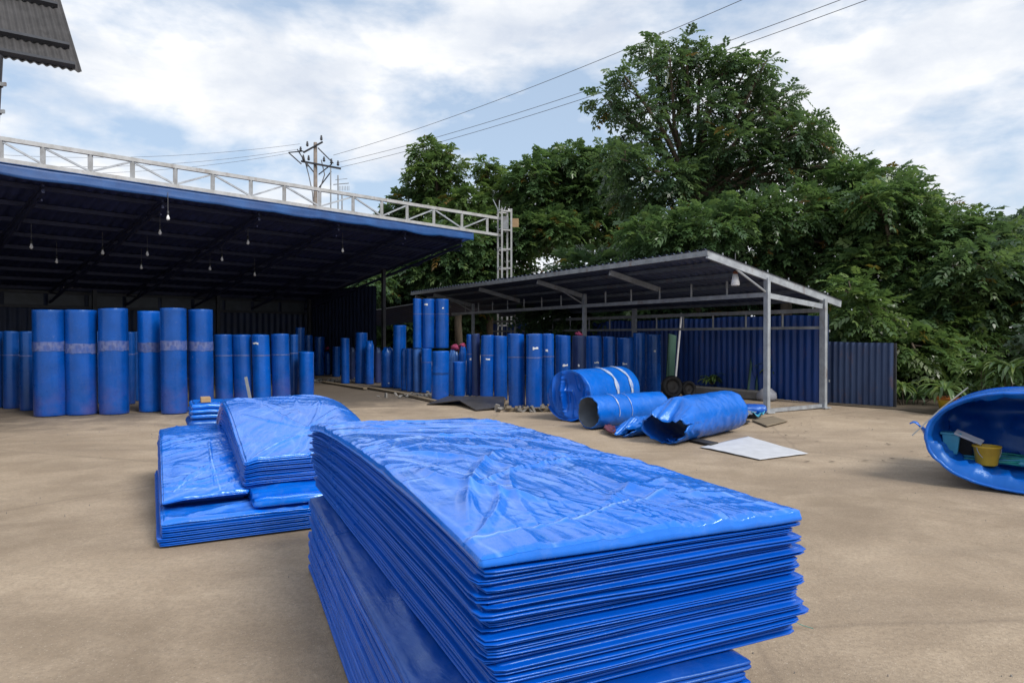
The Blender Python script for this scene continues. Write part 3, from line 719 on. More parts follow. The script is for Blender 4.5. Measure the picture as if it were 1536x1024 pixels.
def seg_d(A, B, p0, p1, bend=0.0):
    d = np.array(p1)-np.array(p0); L = np.hypot(*d); d = d/L
    x = (A-p0[0])*d[0]+(B-p0[1])*d[1]; y = -(A-p0[0])*d[1]+(B-p0[1])*d[0]
    k = np.clip(x/L, 0, 1); y = y-bend*4*k*(1-k)*L
    return np.where((x < 0) | (x > L), np.hypot(np.where(x < 0, x, x-L), y), np.abs(y))*np.sign(y+1e-9), k
def make_hero(w, l, seed, amp=1.0, creases=(), seams=(), theta=.5):
    def hero(A, B):
        # domain warp then anisotropic ridges: crumpled film
        wx = A+.22*(fbm(A*1.6, B*1.6, seed+1, 3)-.5); wy = B+.22*(fbm(A*1.6+9, B*1.6, seed+2, 3)-.5)
        H = np.zeros_like(A)
        left = np.exp(-(A/(.42*w))**2)*np.clip((.62*l-B)/.4, 0, 1); back = np.clip((B-.60*l)/.25, 0, 1); rest = np.clip(1-left-back, 0, 1)
        for k, (th, fa, fb, am, zone) in enumerate(((theta, .55, 10, .011, rest), (theta+.35, .7, 15, .007, rest), (theta-1.85, .5, 9, .011, back), (theta-.75, .9, 8, .013, left), (theta-.2, 1.0, 10, .010, left), (theta-1.6, .6, 14, .006, .5*rest+back))):
            c, s_ = math.cos(th), math.sin(th); u = wx*c+wy*s_; v = -wx*s_+wy*c
            msk = np.clip((fbm(A*1.7+k*5.1, B*1.5+k*3.7, seed+20+k, 2)-.43)*5, 0, 1)*zone
            rdg = np.clip(1-np.abs(2*vn(u*fa, v*fb, seed+30+k)-1)*1.25, 0, 1)**2.2
            rd2 = np.clip(1-np.abs(2*vn(u*fa*1.8+7, v*fb*2.1, seed+60+k)-1)*1.4, 0, 1)**2
            H += 1.15*am*amp*(rdg+.45*rd2)*msk
        fine = np.clip(1-np.abs(2*vn(wx*2.2+wy*.4, wy*.9+wx*26, seed+80)-1)*1.3, 0, 1)**2*rest+np.clip(1-np.abs(2*vn(wx*8+wy*4, wy*14-wx*4, seed+81)-1)*1.3, 0, 1)**2*left+np.clip(1-np.abs(2*vn(wx*1.2, wy*24+wx*9, seed+82)-1)*1.3, 0, 1)**2*back
        H += .0032*amp*fine*np.clip((fbm(A*2.3, B*2.3, seed+83, 2)-.46)*6, 0, 1)
        H += .0008*amp*ridge(wx*14, wy*8, seed+60, 3)
        H += .012*amp*(fbm(A*1.1, B*1.1, seed+70, 3)-.5)
        for p0, p1, am, wd, bend in creases:
            y, k = seg_d(A, B, p0, p1, bend); f = np.clip(1-np.abs(y)/wd, 0, 1)
            H += am*f**1.6*np.sin(np.clip(k, .02, .98)*math.pi)**.4
        for p0, p1, bend in seams:
            y, k = seg_d(A, B, p0, p1, bend)
            H += .0035*np.exp(-(y/.006)**2)-.003*np.exp(-((y-.018)/.012)**2)
        e = np.minimum(np.minimum(A, w-A), np.minimum(B, l-B))
        return H*np.clip(e/.02, .75, 1)
    def wear(A, B):
        W = np.zeros_like(A)
        for p0, p1, bend in seams:
            y, k = seg_d(A, B, p0, p1, bend)
            W = np.maximum(W, .8*np.exp(-(y/.005)**2)*np.clip(.25+1.2*(vn(A*23, B*23, seed+5)-.2), 0, 1))
        wx = A+.22*(fbm(A*1.6, B*1.6, seed+1, 3)-.5); wy = B+.22*(fbm(A*1.6+9, B*1.6, seed+2, 3)-.5)
        for k, th in enumerate((theta, theta-.3, theta+.25)):
            c, s_ = math.cos(th), math.sin(th); u = wx*c+wy*s_; v = -wx*s_+wy*c
            W = np.maximum(W, .34*np.clip(ridge(u*.8, v*14, seed+230+k, 2)*1.9-.95, 0, 1)*np.clip((fbm(A*1.3+k*3, B*1.3, seed+240, 2)-.42)*5, 0, 1))
        return W
    return hero, wear

ORD = 'topmost second third fourth fifth sixth seventh eighth ninth tenth eleventh twelfth thirteenth fourteenth fifteenth sixteenth seventeenth eighteenth nineteenth'.split()

# ---- main stack, upper pile
N_ = Vector((-.09, 1.795, 0)); a1 = Vector((.907, .421, 0)).normalized(); b1 = Vector((-.417, .909, 0)).normalized()
W1, L1 = 1.143, 3.03; ZB, ZT = .50, .915
def dr(A, B, k):    # droop of the pile near its long sides and front; k = 0 bottom .. 1 top
    x = A/W1; y = B/L1
    sag = 0
    bulge = .065*k*np.sin(np.clip(y, 0, 1)*math.pi)**.8*np.exp(-((x-.05)/.75)**2)
    return sag+bulge-.02*k*np.exp(-((L1-B)/.3)**2)
ths = [.034]+[.0262+.006*RNG.uniform(-1, 1) for _ in range(16)]
tot = sum(ths); cum = [0]
for t_ in ths: cum.append(cum[-1]+t_/tot)
grp = 'folded tarps piled in the upper part of the near stack'
for i in range(17):
    k1 = 1-cum[i]; k0 = 1-cum[i+1]
    ju, jv = RNG.uniform(-.014, .014, 2); 
    lean = .055*(1-k1)
    C = N_+a1*(ju+lean)+b1*(jv if i else -.012)
    def mk(k, g, seed):
        return lambda A, B: ZB+(ZT-ZB)*k+dr(np.asarray(A), np.asarray(B), k)+g+.016*(fbm(np.asarray(A)*1.3+seed, np.asarray(B)*1.1, 40+seed, 2)-.5)*(1 if 0 < seed < 17 else 0)
    wj, lj = W1+RNG.uniform(-.025, .012), L1+RNG.uniform(-.05, .03)
    if i > 12: wj -= .012*(i-12)
    if i == 0:
        cr = [((.05, .22), (.62, 1.25), .020, .045, .05), ((.12, .95), (.40, .35), .022, .05, -.1), ((.2, .6), (.9, 1.0), .012, .03, .06), ((.1, 1.3), (.5, .8), .018, .05, .1),
              ((.3, 1.5), (1.0, .9), .010, .025, .05), ((.35, 1.9), (1.05, 1.5), .012, .03, 0), ((.05, 1.6), (1.1, 2.0), .010, .05, .03), ((.02, .12), (.3, .62), .016, .03, -.08),
              ((.55, .25), (1.0, .5), .010, .04, .1), ((.7, .3), (1.08, .24), .012, .05, .05), ((.1, 2.3), (1.05, 2.25), .012, .06, 0), ((.1, 2.6), (1.0, 2.7), .010, .05, .02), ((.25, .15), (.5, .9), .010, .03, .05)]
        hero, wear = make_hero(W1, L1, 101, 1.0, cr, [((.02, .13), (.62, .26), -.05), ((.62, .26), (1.08, .30), .05), ((.05, 2.05), (1.1, 2.12), .01), ((.05, 2.42), (1.1, 2.40), 0), ((.06, 1.2), (.34, .55), .03)], 1.5)
        tarp('wide crumpled glossy blue tarp lying on top of the near stack', C, a1, b1, wj, lj, mk(k0, .0, 1), mk(k1, 0, 0), 220, 480, 1, 500, hero, None, grp, .007, wear)
    else:
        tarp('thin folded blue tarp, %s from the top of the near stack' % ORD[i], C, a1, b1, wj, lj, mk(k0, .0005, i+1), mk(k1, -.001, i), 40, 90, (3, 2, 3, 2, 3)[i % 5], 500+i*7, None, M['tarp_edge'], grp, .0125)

# ---- main stack, lower pile (shifted to the left)
N2 = Vector((-.18, 1.73, 0)); a2 = Vector((.921, .389, 0)).normalized(); b2_ = Vector((-.389, .921, 0)).normalized(); W2, L2 = 1.0, 2.88
nl = 15; grp2 = 'folded tarps piled in the lower part of the near stack'
for i in range(nl):
    k1 = 1-i/nl; k0 = 1-(i+1)/nl
    ju, jv = RNG.uniform(-.010, .010, 2)
    C = N2+a2*(ju+.0)+b2_*jv
    def mk(k, g):
        return lambda A, B: .004+.492*k+g-.03*k*np.exp(-(np.asarray(A)/.12)**2)+.0*np.asarray(B)
    hero, wear = make_hero(W2, L2, 131, .55, [((.1, .3), (.3, 1.6), .012, .04, .05)], [((.06, .4), (.10, 2.5), .01)], 1.3)
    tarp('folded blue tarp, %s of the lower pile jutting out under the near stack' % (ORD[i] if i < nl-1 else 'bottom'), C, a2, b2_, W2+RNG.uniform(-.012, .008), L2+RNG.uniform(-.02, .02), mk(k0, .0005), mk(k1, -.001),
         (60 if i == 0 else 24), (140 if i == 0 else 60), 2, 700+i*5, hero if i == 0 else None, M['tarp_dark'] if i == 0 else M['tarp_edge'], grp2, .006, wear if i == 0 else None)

# ---- second stack on the left
FL = Vector((-2.49, 4.82, 0)); a3_ = Vector((.885, .466, 0)).normalized(); b3_ = Vector((-.466, .885, 0)).normalized()
nb = 5
for i in range(nb):
    k1 = 1-i/nb; k0 = 1-(i+1)/nb; W3, L3 = 1.86, 2.75
    def mk(k, g): return lambda A, B: .003+.185*k+g-.025*k*np.exp(-(np.asarray(B)/.14)**2)+0*np.asarray(A)
    hero, wear = make_hero(W3, L3, 151, .9, [((.1, .05), (1.0, .28), .015, .05, .05), ((.6, .05), (1.5, .2), .012, .04, .05)], [], .2)
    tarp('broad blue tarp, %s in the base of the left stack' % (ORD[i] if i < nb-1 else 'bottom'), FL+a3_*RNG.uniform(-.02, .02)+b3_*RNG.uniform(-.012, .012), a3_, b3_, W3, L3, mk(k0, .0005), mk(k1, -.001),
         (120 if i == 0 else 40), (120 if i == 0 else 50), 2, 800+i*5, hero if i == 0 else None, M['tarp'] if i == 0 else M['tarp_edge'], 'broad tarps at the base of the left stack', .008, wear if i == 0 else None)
nb = 7
for i in range(nb):
    k1 = 1-i/nb; k0 = 1-(i+1)/nb; W3, L3 = .60, 2.35-.05*i
    def mk(k, g):
        def f(A, B):
            A = np.asarray(A, float); B = np.asarray(B, float)
            th = .085+.265*np.clip(B/1.7, 0, 1)**.75
            return .190+th*k+g-.02*k*np.exp(-(A/.1)**2)
        return f
    hero, wear = make_hero(W3, L3, 171, 1.0, [((.08, .15), (.45, .7), .014, .03, .05), ((.1, .7), (.55, .3), .014, .03, 0), ((.05, 1.0), (.5, 1.1), .01, .03, .05), ((.35, .1), (.42, 1.5), .012, .02, 0)],
                           [((.03, 1.55), (.57, 1.62), 0), ((.40, .05), (.40, 1.3), .01), ((.08, .12), (.36, .5), .02), ((.03, .16), (.3, .10), 0)], .5)
    tarp(('creased blue tarp on top of the left pile, beside the bulging pile' if i == 0 else 'blue tarp edge fanned at the left side of the left stack, %s from its top' % ORD[i]), FL+a3_*(.01+RNG.uniform(-.012, .02))+b3_*(.26+.035*i), a3_, b3_, W3, L3, mk(k0, .0005), mk(k1, -.001),
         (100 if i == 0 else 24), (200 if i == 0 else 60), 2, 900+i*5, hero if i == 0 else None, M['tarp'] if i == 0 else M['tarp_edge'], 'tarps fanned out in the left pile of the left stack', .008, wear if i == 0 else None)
nb = 9
for i in range(nb):
    k1 = 1-(i/nb); k0 = 1-(i+1)/nb; W3, L3 = 1.20, 2.62-.02*i
    if i >= 7: k1, k0 = (.30, .15) if i == 7 else (.15, 0)
    elif True: k1 = 1-.7*i/7; k0 = 1-.7*(i+1)/7
    def mk(k, g):
        def f(A, B):
            A = np.asarray(A, float); B = np.asarray(B, float)
            th = .335+.31*np.sin(np.clip(B/1.9, 0, 1)*math.pi/2)**1.2-.30*np.clip((B-1.9)/.72, 0, 1)**2*1.0
            th = th-.10*np.clip((A-.85)/.35, 0, 1)**2
            return .195+th*k+g-.02*k*np.exp(-(A/.06)**2)
        return f
    cr = [((.1, .1), (.7, .55), .012, .03, .05), ((.6, .6), (.3, 1.6), .014, .03, .05), ((.6, .6), (.9, 1.7), .014, .03, -.05), ((.6, .6), (1.1, 1.3), .012, .03, 0), ((.6, .6), (.1, 1.1), .012, .03, .04), ((.1, 1.9), (.5, 1.2), .014, .03, 0), ((.7, 2.2), (.65, 1.3), .012, .03, 0)]
    hero, wear = make_hero(W3, L3, 191, 1.0, cr, [((.05, .03), (.42, .42), 0), ((.38, .42), (1.15, .50), .0), ((.25, 1.15), (1.15, 1.22), .01)], 1.1)
    fwd = -.16 if i == 7 else (-.24 if i == 8 else RNG.uniform(-.014, .014))
    lab = ('smooth bright tarp humped over the right pile of the left stack' if i == 0 else
           'lower blue tarp slipping forward from the humped pile of the left stack' if i == 7 else 'lowest blue tarp of the humped pile, its front reaching out farthest' if i == 8 else
           'blue tarp under the humped top of the left stack, %s from the top' % ORD[i])
    tarp(lab, FL+a3_*(.60+RNG.uniform(-.012, .012)+(.03 if i >= 7 else 0))+b3_*(.27+fwd+.0), a3_, b3_, W3, L3, mk(k0, .0005), mk(k1, -.001), (120 if i == 0 else 30), (220 if i == 0 else 70), 2 if i < 7 else 1, 1000+i*5, hero if i == 0 else (make_hero(W3, L3, 200+i, .7)[0] if i >= 7 else None), M['tarp'] if i in (0, 7, 8) else M['tarp_edge'],
         'tarps in the humped right pile of the left stack', .010, wear if i == 0 else None)
# little bundle behind with a scrap of cardboard
bp = P(315, 640); 
def mkb(z0, z1): return (lambda A, B: z0+0*np.asarray(A)+0*np.asarray(B)), (lambda A, B: z1+.03*(fbm(np.asarray(A)*6, np.asarray(B)*6, 4, 2)-.5))
bu = D(286, 640, 8.9); bu.z = 0
for i, (z0, z1, ma, lab) in enumerate(((0, .40, 'tarp_dark', 'dark lower bundle of blue sheet behind the left stack'), (.401, .60, 'tarp', 'pale blue crumpled bundle behind the left stack beside a cardboard scrap'))):
    f0_, f1_ = mkb(z0, z1)
    tarp(lab, bu+a3_*(.02*i), a3_, b3_, .66, .6, f0_, f1_, 30, 24, 3, 1300+i, make_hero(.66, .6, 300+i, 1.2)[0], M[ma], None, .03, None, 'tarp_bundle')
cbp = bu+a3_*.13+b3_*.1
m = MB(); m.box((cbp.x+.05, cbp.y+.02, .65), (.12, .16, .07), rot=.5); tag(bevel(m.build('cardboard_scrap', M['cardboard'], None, loc=(cbp.x, cbp.y, .61)), .008), 'small brown cardboard scrap on the pale bundle', 'cardboard')

# ------------------------------------------------------------------ rolls
def roll(x0, x1, top, bot, label, mat='roll', tape=0, base=0.0, crumple=0, lean=0.0, group=None, seam=None, sticker=None, seed=None, tierod=None, depth=None):
    cx = (x0+x1)/2
    if depth is None: pb = P(cx, bot, base); dist = pb.y
    else: dist = depth; pb = D(cx, bot, depth)
    Rr = (x1-x0)/2*dist/F
    c = Vector((pb.x*(1+Rr/dist), dist+Rr, base)); ztop = EYE-(top-503)*dist/F
    Hh = ztop-base; seed = seed if seed is not None else int(cx*7+top)
    n = 40; rows = 26
    th = np.linspace(0, 2*math.pi, n, endpoint=False); z = np.concatenate([[0, .004], np.linspace(.03, .97, rows-4), [.997, 1]])
    T, Z = np.meshgrid(th, z, indexing='ij')
    s0 = (seam if seam is not None else (seed % 7)) 
    dd = ((T-s0) % (2*math.pi))/(2*math.pi)
    rad = Rr*(1+.05*(dd-.5)+.045*(fbm(np.cos(T)*1.3+seed, Z*3.5+np.sin(T)*1.3, seed, 3)-.5)+.018*np.exp(-((Z*7) % 1-.5)**2*60)*(fbm(Z*7, T*0, seed, 1)-.4))
    rad *= .925
    rad *= 1-.012*(Z < .001)-.012*(Z > .999)
    if crumple:
        k = np.clip((Z-.86)/.14, 0, 1); rad *= 1-.45*k**1.4+.28*k*(vn(T*2.4+seed, Z*14, seed)-.5)*2
    ax, ay = lean*Hh, 0
    X = rad*np.cos(T)+ax*Z; Y = rad*np.sin(T)+ay*Z
    top_w = (.03*Hh*(vn(T*1.2+seed, T*0, seed+3)-.5)) if crumple else .006*np.sin(T+seed)
    ZZ = Z*Hh+top_w*Z**8
    V = np.stack([c.x+X, c.y+Y, base+ZZ], -1).reshape(-1, 3)
    i = np.arange(n); i2 = (i+1) % n
    fcs = []
    for r in range(rows-1): fcs.append(np.stack([i*rows+r, i2*rows+r, i2*rows+r+1, i*rows+r+1], 1))
    # rolled end: spiral rings down to the core, open in the middle
    rings = [(.97, .0), (.93, -.012), (.8, .006), (.6, -.01), (.4, .004), (.22, -.006), (.19, -.18)]
    off = n*rows; Vx = []
    for fr, dz in rings:
        Vx.append(np.stack([c.x+ax+(X[:, -1]-ax)*fr, c.y+(Y[:, -1])*fr, base+ZZ[:, -1]+dz*(1 if not crumple else 3)], -1))
    prev = i*rows+rows-1
    for k in range(len(rings)):
        cur = off+k*n+i; fcs.append(np.stack([prev, prev[i2], cur[i2], cur], 1)); prev = cur
    bring = np.stack([c.x+(X[:, 0])*.2, c.y+Y[:, 0]*.2, np.full(n, base+.0)], -1); cur = off+len(rings)*n+i
    fcs.append(np.stack([(i*rows)[i2], i*rows, cur, cur[i2]], 1))
    V = np.concatenate([V]+Vx+[bring])
    t = thing('tarp_roll', label, 'tarp roll', c, group)
    mesh_obj('roll', V, np.concatenate(fcs), M[mat], t, smooth=True)
    def band(z0, z1, mt, nm, over=1.006, a0=0, a1=2*math.pi, nn=40, jag=.0):
        vs = []; zs = np.linspace(z0, z1, 4); ts = np.linspace(a0, a1, nn+1)
        for q in ts:
            rr = np.interp(q % (2*math.pi), np.append(th, 2*math.pi), np.append(rad[:, np.searchsorted(z, z0)-1], rad[0, np.searchsorted(z, z0)-1]))*over+.003
            rr2 = np.interp(q % (2*math.pi), np.append(th, 2*math.pi), np.append(rad[:, min(rows-1, np.searchsorted(z, z1))], rad[0, min(rows-1, np.searchsorted(z, z1))]))*over+.003
            for k, zz_ in enumerate(zs):
                r_ = max(rr, rr2); j_ = jag*(vn(q*4+seed, k*3.1, seed)-.5) if k in (0, 3) else 0
                vs.append((c.x+r_*math.cos(q)+ax*zz_, c.y+r_*math.sin(q), base+(zz_+j_)*Hh))
        return mesh_obj(nm, vs, grid_faces(nn, 3), M[mt], t, smooth=True)
    if tape == 1: band(.60+.008*((seed*7)%5-2), .692+.008*((seed*7)%5-2), 'tape', 'tape_band', jag=.012)
    if tape == 2: band(.685, .70, 'tape', 'tie_strip', jag=.006)
    if tape == 3: band(.52, .56, 'roll_deep', 'tie_strip', 1.0, jag=.01)
    if sticker:
        zz0, wd = sticker; ang = -math.pi/2+((seed % 5)-2)*.12
        band(zz0, zz0+.028, 'sticker', 'label_sticker', 1.008, ang-wd, ang+wd, 8, jag=.016)
    return t
G1 = 'tall tape banded rolls in front of the hall'
nm = ['leftmost tall tape banded roll in front of the hall, with scuffed left edge', 'tall tape banded roll, second from left in front of the hall', 'tall tape banded roll just left of the gap, purple dust at its foot',
      'slimmer tall roll just right of the gap in the tall row', 'tall tape banded roll between the slim one and the purplish one', 'tall purplish stained roll ending the row, beside the shorter rolls']
for (x0, x1, tp, bt, ln, ma), lb_ in zip(((53, 100, 464, 625, -.012, 'roll'), (100, 146, 464, 623, -.008, 'roll'), (150, 194, 462, 622, -.008, 'roll'), (209, 243, 466, 618, -.01, 'roll_bright'), (242, 282, 462, 621, -.008, 'roll'), (283, 321, 464, 617, -.008, 'roll')), nm):
    roll(x0, x1, tp, bt, lb_, ma, 1, 0, 0, ln, G1)
G2 = 'shorter rolls around the tall ones'
for r in (((-16, 5, 497, 612), 'dark half seen roll at the very left edge of the yard'), ((6, 29, 497, 613), 'dark slim roll next to the left edge, clear of the tall rolls'), ((31, 55, 497, 616), 'dark slim roll tucked against the first tall roll'),
          ((142, 158, 497, 605), 'roll glimpsed between the second and third tall rolls'), ((186, 203, 498, 606), 'roll peeking out behind the third tall roll'), ((200, 217, 498, 601), 'dark roll standing back in the gap between tall rolls')):
    roll(*r[0], r[1], 'roll_deep', 2, group=G2)
for x0, x1, tp, bt, ln, lb_, st in ((323, 351, 502, 604, -.02, 'shorter roll right beside the purplish tall roll', None), (351, 380, 502, 603, -.03, 'leaning shorter roll with a grey patch at its foot', None), (380, 408, 502, 603, -.03, 'leaning shorter roll with a white scuffed top', (.86, .35)), (408, 437, 501, 602, -.02, 'pale shorter roll at the right of the leaning four', None)):
    t_ = roll(x0, x1, tp, bt, lb_, 'roll_bright' if st else 'roll', 2, 0, 0, ln, 'four leaning rolls right of the tall rolls', sticker=st)
roll(434, 448, 502, 592, 'narrow roll squeezed behind the four leaning rolls', 'roll_deep', 2, group=G2)
roll(447, 472, 528, 594, 'short clean bright roll standing alone on the dark ground', 'roll_bright', 0, group=G2)
# board leaning on the second of those rolls
pa = P(374, 610); m = MB(); m.beam((pa.x+.1, pa.y-.12, .0), (pa.x-.12, pa.y+.12, .62), .06, .02, up=(0, -1, 0)); tag(m.build('leaning_strip', M['galv_dull'], None, loc=(pa.x, pa.y, 0)), 'thin grey strip leaning against the scuffed leaning roll', 'strip')
# row along the shed
G3 = 'rolls lined up in front of the shed'
row = [((442, 457, 491, 572), 'roll_row', 0, 'shadowy roll deep in the dark behind the short clean roll'), ((457, 470, 503, 568), 'roll_row', 0, 'shadowy roll behind the right edge of the short clean roll'),
       ((471, 487, 505, 563), 'roll_row', 0, 'dark roll just right of the short clean roll, in deep shade'), ((487, 497, 528, 562), 'roll_row', 1, 'small dark roll with a magenta cloth on its top'),
       ((498, 511, 520, 565), 'roll_row', 0, 'slim dark roll with a brown band right of the magenta cloth'), ((511, 525, 507, 575), 'roll_row', 0, 'dark tall roll before the pipe frame'),
       ((523, 535, 522, 571), 'roll_black', 1, 'blackish bagged roll behind the two banded rolls'), ((532, 551, 499, 575), 'roll_row', 0, 'roll with a wide upper half and narrow lower half'), ((547, 561, 512, 576), 'roll_row', 1, 'bagged roll with a crumpled neck beside the wide topped roll'),
       ((561, 572, 522, 574), 'roll_black', 1, 'dark greenish bagged roll between two crumpled rolls'), ((571, 594, 522, 581), 'roll_row', 1, 'stout bagged roll with a crumpled white glinting top'), ((588, 609, 488, 582), 'roll_row', 0, 'tall clean roll left of the stacked trio'),
       ((601, 613, 524, 585), 'roll_row', 1, 'narrow roll with a white and red mark at its foot'), ((609, 622, 523, 587), 'roll_row', 0, 'plain slim roll under the left of the stacked trio'), ((620, 633, 523, 588), 'roll_pale', 0, 'roll in wrinkled shiny clear wrap under the stacked trio'),
       ((631, 648, 523, 589), 'roll_row', 2, 'roll tied at mid height under the stacked trio'), ((646, 674, 527, 600), 'roll_bright', 3, 'stout two part roll standing forward of the stacked trio'), ((671, 690, 526, 594), 'roll_pale', 1, 'cloudy wrapped roll behind the two part roll'),
       ((687, 699, 521, 594), 'roll_row', 1, 'roll with a magenta tuft on its crumpled top'), ((679, 699, 543, 598), 'roll_bright', 0, 'short plain roll left of the taller pairs'), ((698, 711, 502, 596), 'roll_row', 2, 'slim roll at the left of the four behind the steel plate'),
       ((708, 722, 501, 598), 'roll_black', 0, 'greyish striped roll wedged behind the steel plate'), ((719, 741, 503, 600), 'roll_row', 2, 'broad labelled roll standing behind the steel plate'), ((740, 762, 504, 600), 'roll_row', 0, 'plain broad roll at the right end of the steel plate'),
       ((762, 789, 501, 614), 'roll_row', 2, 'left roll of the tied trio on the pallet'), ((788, 814, 501, 616), 'roll_row', 2, 'middle roll of the tied trio, with a white label'), ((812, 832, 501, 611), 'roll_row', 2, 'right roll of the tied trio, next to the big lying roll'),
       ((832, 857, 503, 608), 'roll_row', 0, 'labelled roll just behind the big lying roll'), ((856, 879, 504, 605), 'roll_black', 0, 'blackish roll behind the big lying roll'), ((878, 905, 504, 602), 'roll_row', 0, 'roll behind the first white band of the lying roll'),
       ((903, 923, 505, 599), 'roll_row', 0, 'narrow roll behind the second white band of the lying roll'), ((924, 953, 506, 597), 'roll_row', 0, 'wide roll behind the far end of the lying roll'), ((948, 969, 499, 592), 'roll_row', 0, 'dark greenish roll in the shade, second from the right of the row'),
       ((967, 992, 501, 589), 'roll_row', 0, 'rightmost roll of the row beside the green board')]
stk = {762: None, 788: (.80, .35), 719: (.62, .3), 698: (.6, .2), 832: (.56, .35), 878: (.58, .3), 924: (.55, .25), 812: (.76, .2), 967: (.7, .12), 856: (.55, .12), 571: (.1, .1)}
for i, ((x0, x1, tp, bt), ma, fl, lb_) in enumerate(row):
    roll(x0, x1, tp, bt, lb_, ma, {0: 0, 1: 0, 2: 2, 3: 3}[fl], .0, 1 if fl == 1 else 0, RNG.uniform(-.022, .022), G3, sticker=stk.get(x0))
for (x0, x1), ma, lb_, st in (((619, 633), 'roll_row', 'left roll of the trio stacked high on other rolls', None), ((632, 653), 'roll_row', 'middle roll of the trio stacked high on other rolls', (.87, .3)), ((652, 674), 'roll_row', 'right roll of the trio stacked high on other rolls', (.8, .12))):
    d0 = P(640, 588).y-.02; zb_ = EYE-(522-503)*d0/F
    roll(x0, x1, 448, 522, lb_, ma, 2, zb_, 0, 0, 'trio of rolls stacked high', sticker=st, depth=d0)
# magenta tufts
for px, py, r_, dd_, lb_ in ((492, 522, .16, P(492, 562).y, 'drooping magenta cloth on a small dark roll'), (683, 521, .16, P(683, 594).y, 'magenta cloth bunch on the cloudy wrapped roll'), (693, 518, .13, P(693, 594).y, 'magenta cloth tuft right of the other magenta bunch'), (868, 501, .11, P(868, 605).y, 'small magenta knob of cloth on the blackish roll')):
    c = D(px, py, dd_+.15); vs = []; n = 12
    pr = [(.0, .8), (.5, .6), (.95, .2), (1, -.2), (.6, -.7), (.2, -.9)]
    m = MB(); m.lathe([(a_*r_*.7, z_*r_*.55) for a_, z_ in pr], c, n); m.v = [tuple(np.array(v)+RNG.uniform(-.025, .025, 3)) for v in m.v]
    tag(m.build('cloth_bunch', M['magenta'], None, loc=c, smooth=True), lb_, 'cloth', 'magenta cloths on the rolls')
M['tape_white'] = simple('cloudy white tape', (.42, .48, .60), .4, 0, .3, 14, .3, col2=(.16, .26, .52))
# ------------------------------------------------------------------ tubes lying on the ground
def lying(pc, dirv_, Rr, L, label, mat, inner='tarp_dark', sq=1.0, wall=.03, ragged=.0, wrinkle=.01, seed=1, flat=.0, bands=(), taper=0.0, closed=False, name='tarp_roll', group=None, torn=0.0):
    """pc: ground point under the near end, dirv_: horizontal axis direction"""
    d = Vector((dirv_[0], dirv_[1], 0)).normalized(); sd = Vector((d.y, -d.x, 0))
    t = thing(name, label, 'tarp roll', pc, group)
    n = 96; m_ = 70
    th = np.linspace(0, 2*math.pi, n, endpoint=False); x = np.linspace(0, 1, m_)
    T, X = np.meshgrid(th, x, indexing='ij')
    def shell(rs, dz, wr, ends):
        c, s = np.cos(T), np.sin(T)
        per = fbm(np.cos(T)*1.6+seed, X*2.5+np.sin(T)*1.6, seed, 3)-.5
        fine = ridge(np.cos(T)*1.0+X*L*.8+seed, X*L*6+np.sin(T)*1.5, seed+3, 3)-.4+.6*(ridge(T*1.1, X*L*11, seed+8, 2)-.4)
        r = rs*(1+per*.10*(wr/.01)*.35)+wr*1.4*fine
        r = r*(1-taper*X)
        e = ragged*(vn(T*3+seed, T*0+1, seed+9)-.35)+.4*ragged*(vn(T*9+seed, T*0, seed+19)-.5)
        xa = X*L+np.where(X < .5, (1-X*2)*e, (X-.5)*2*e*.3)
        up = r*s*sq; lat = r*c*(1+(1-sq)*.55)
        if torn: # upper lip crumples down over the mouth
            k = np.clip(1-X*5, 0, 1)*np.clip(s, 0, 1)
            up = up-torn*k*(.3+.9*vn(T*2.7, X*0, seed+4)); xa = xa-torn*.55*k*vn(T*4.3, X*0, seed+6)
        zc = Rr*sq+dz
        z = np.maximum(zc+up, .006+0*up)
        return (np.array(pc)[:2][None, None]+xa[..., None]*np.array([d.x, d.y])+lat[..., None]*np.array([sd.x, sd.y])), z
    xy, z = shell(Rr, 0, wrinkle, True); xy2, z2 = shell(Rr-wall, 0, wrinkle*.8, True)
    z2 = np.maximum(z2, .012+wall*.5)
    Vo = np.dstack([xy, z]).reshape(-1, 3); Vi = np.dstack([xy2, z2]).reshape(-1, 3)
    i = np.arange(n); i2 = (i+1) % n
    fo = np.concatenate([np.stack([i*m_+k, i*m_+k+1, i2*m_+k+1, i2*m_+k], 1) for k in range(m_-1)])
    rim = np.stack([i*m_, i2*m_, i2*m_+n*m_, i*m_+n*m_], 1); rim2 = np.stack([i*m_+m_-1, i*m_+m_-1+n*m_, i2*m_+m_-1+n*m_, i2*m_+m_-1], 1)
    mesh_obj('roll', np.concatenate([Vo, Vi]), np.concatenate([fo, rim, rim2]), M[mat], t, smooth=True)
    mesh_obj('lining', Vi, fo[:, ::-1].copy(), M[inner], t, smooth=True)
    for x0, x1, jag in bands:
        vs = []; tt = np.linspace(math.radians(-15), math.radians(195), 41)
        for q in tt:
            for k in range(4):
                xx = x0+(x1-x0)*k/3+(jag*(vn(q*3, k*2.0, seed+33)-.5))
                ii = int(round((q % (2*math.pi))/(2*math.pi)*n)) % n; kk = min(m_-1, max(0, int(xx*(m_-1))))
                r_ = Rr*1.016+wrinkle*.8
                p = Vector(pc)+d*(xx*L)+sd*(r_*math.cos(q)*(1+(1-sq)*.55)); p.z = max(.01, Rr*sq+r_*math.sin(q)*sq); vs.append(p)
        mesh_obj('tape_band', vs, grid_faces(40, 3), M['tape_white'], t, smooth=True)
    return t, d, sd
big, bd, bs = lying(P(853, 631), (.60, .80), .455, 1.85, 'biggest lying tarp roll with two white bands round it', 'tarp_mid', 'tarp_dark', .98, .03, .02, .005, 5, bands=((.50, .55, .05), (.80, .85, .04)))
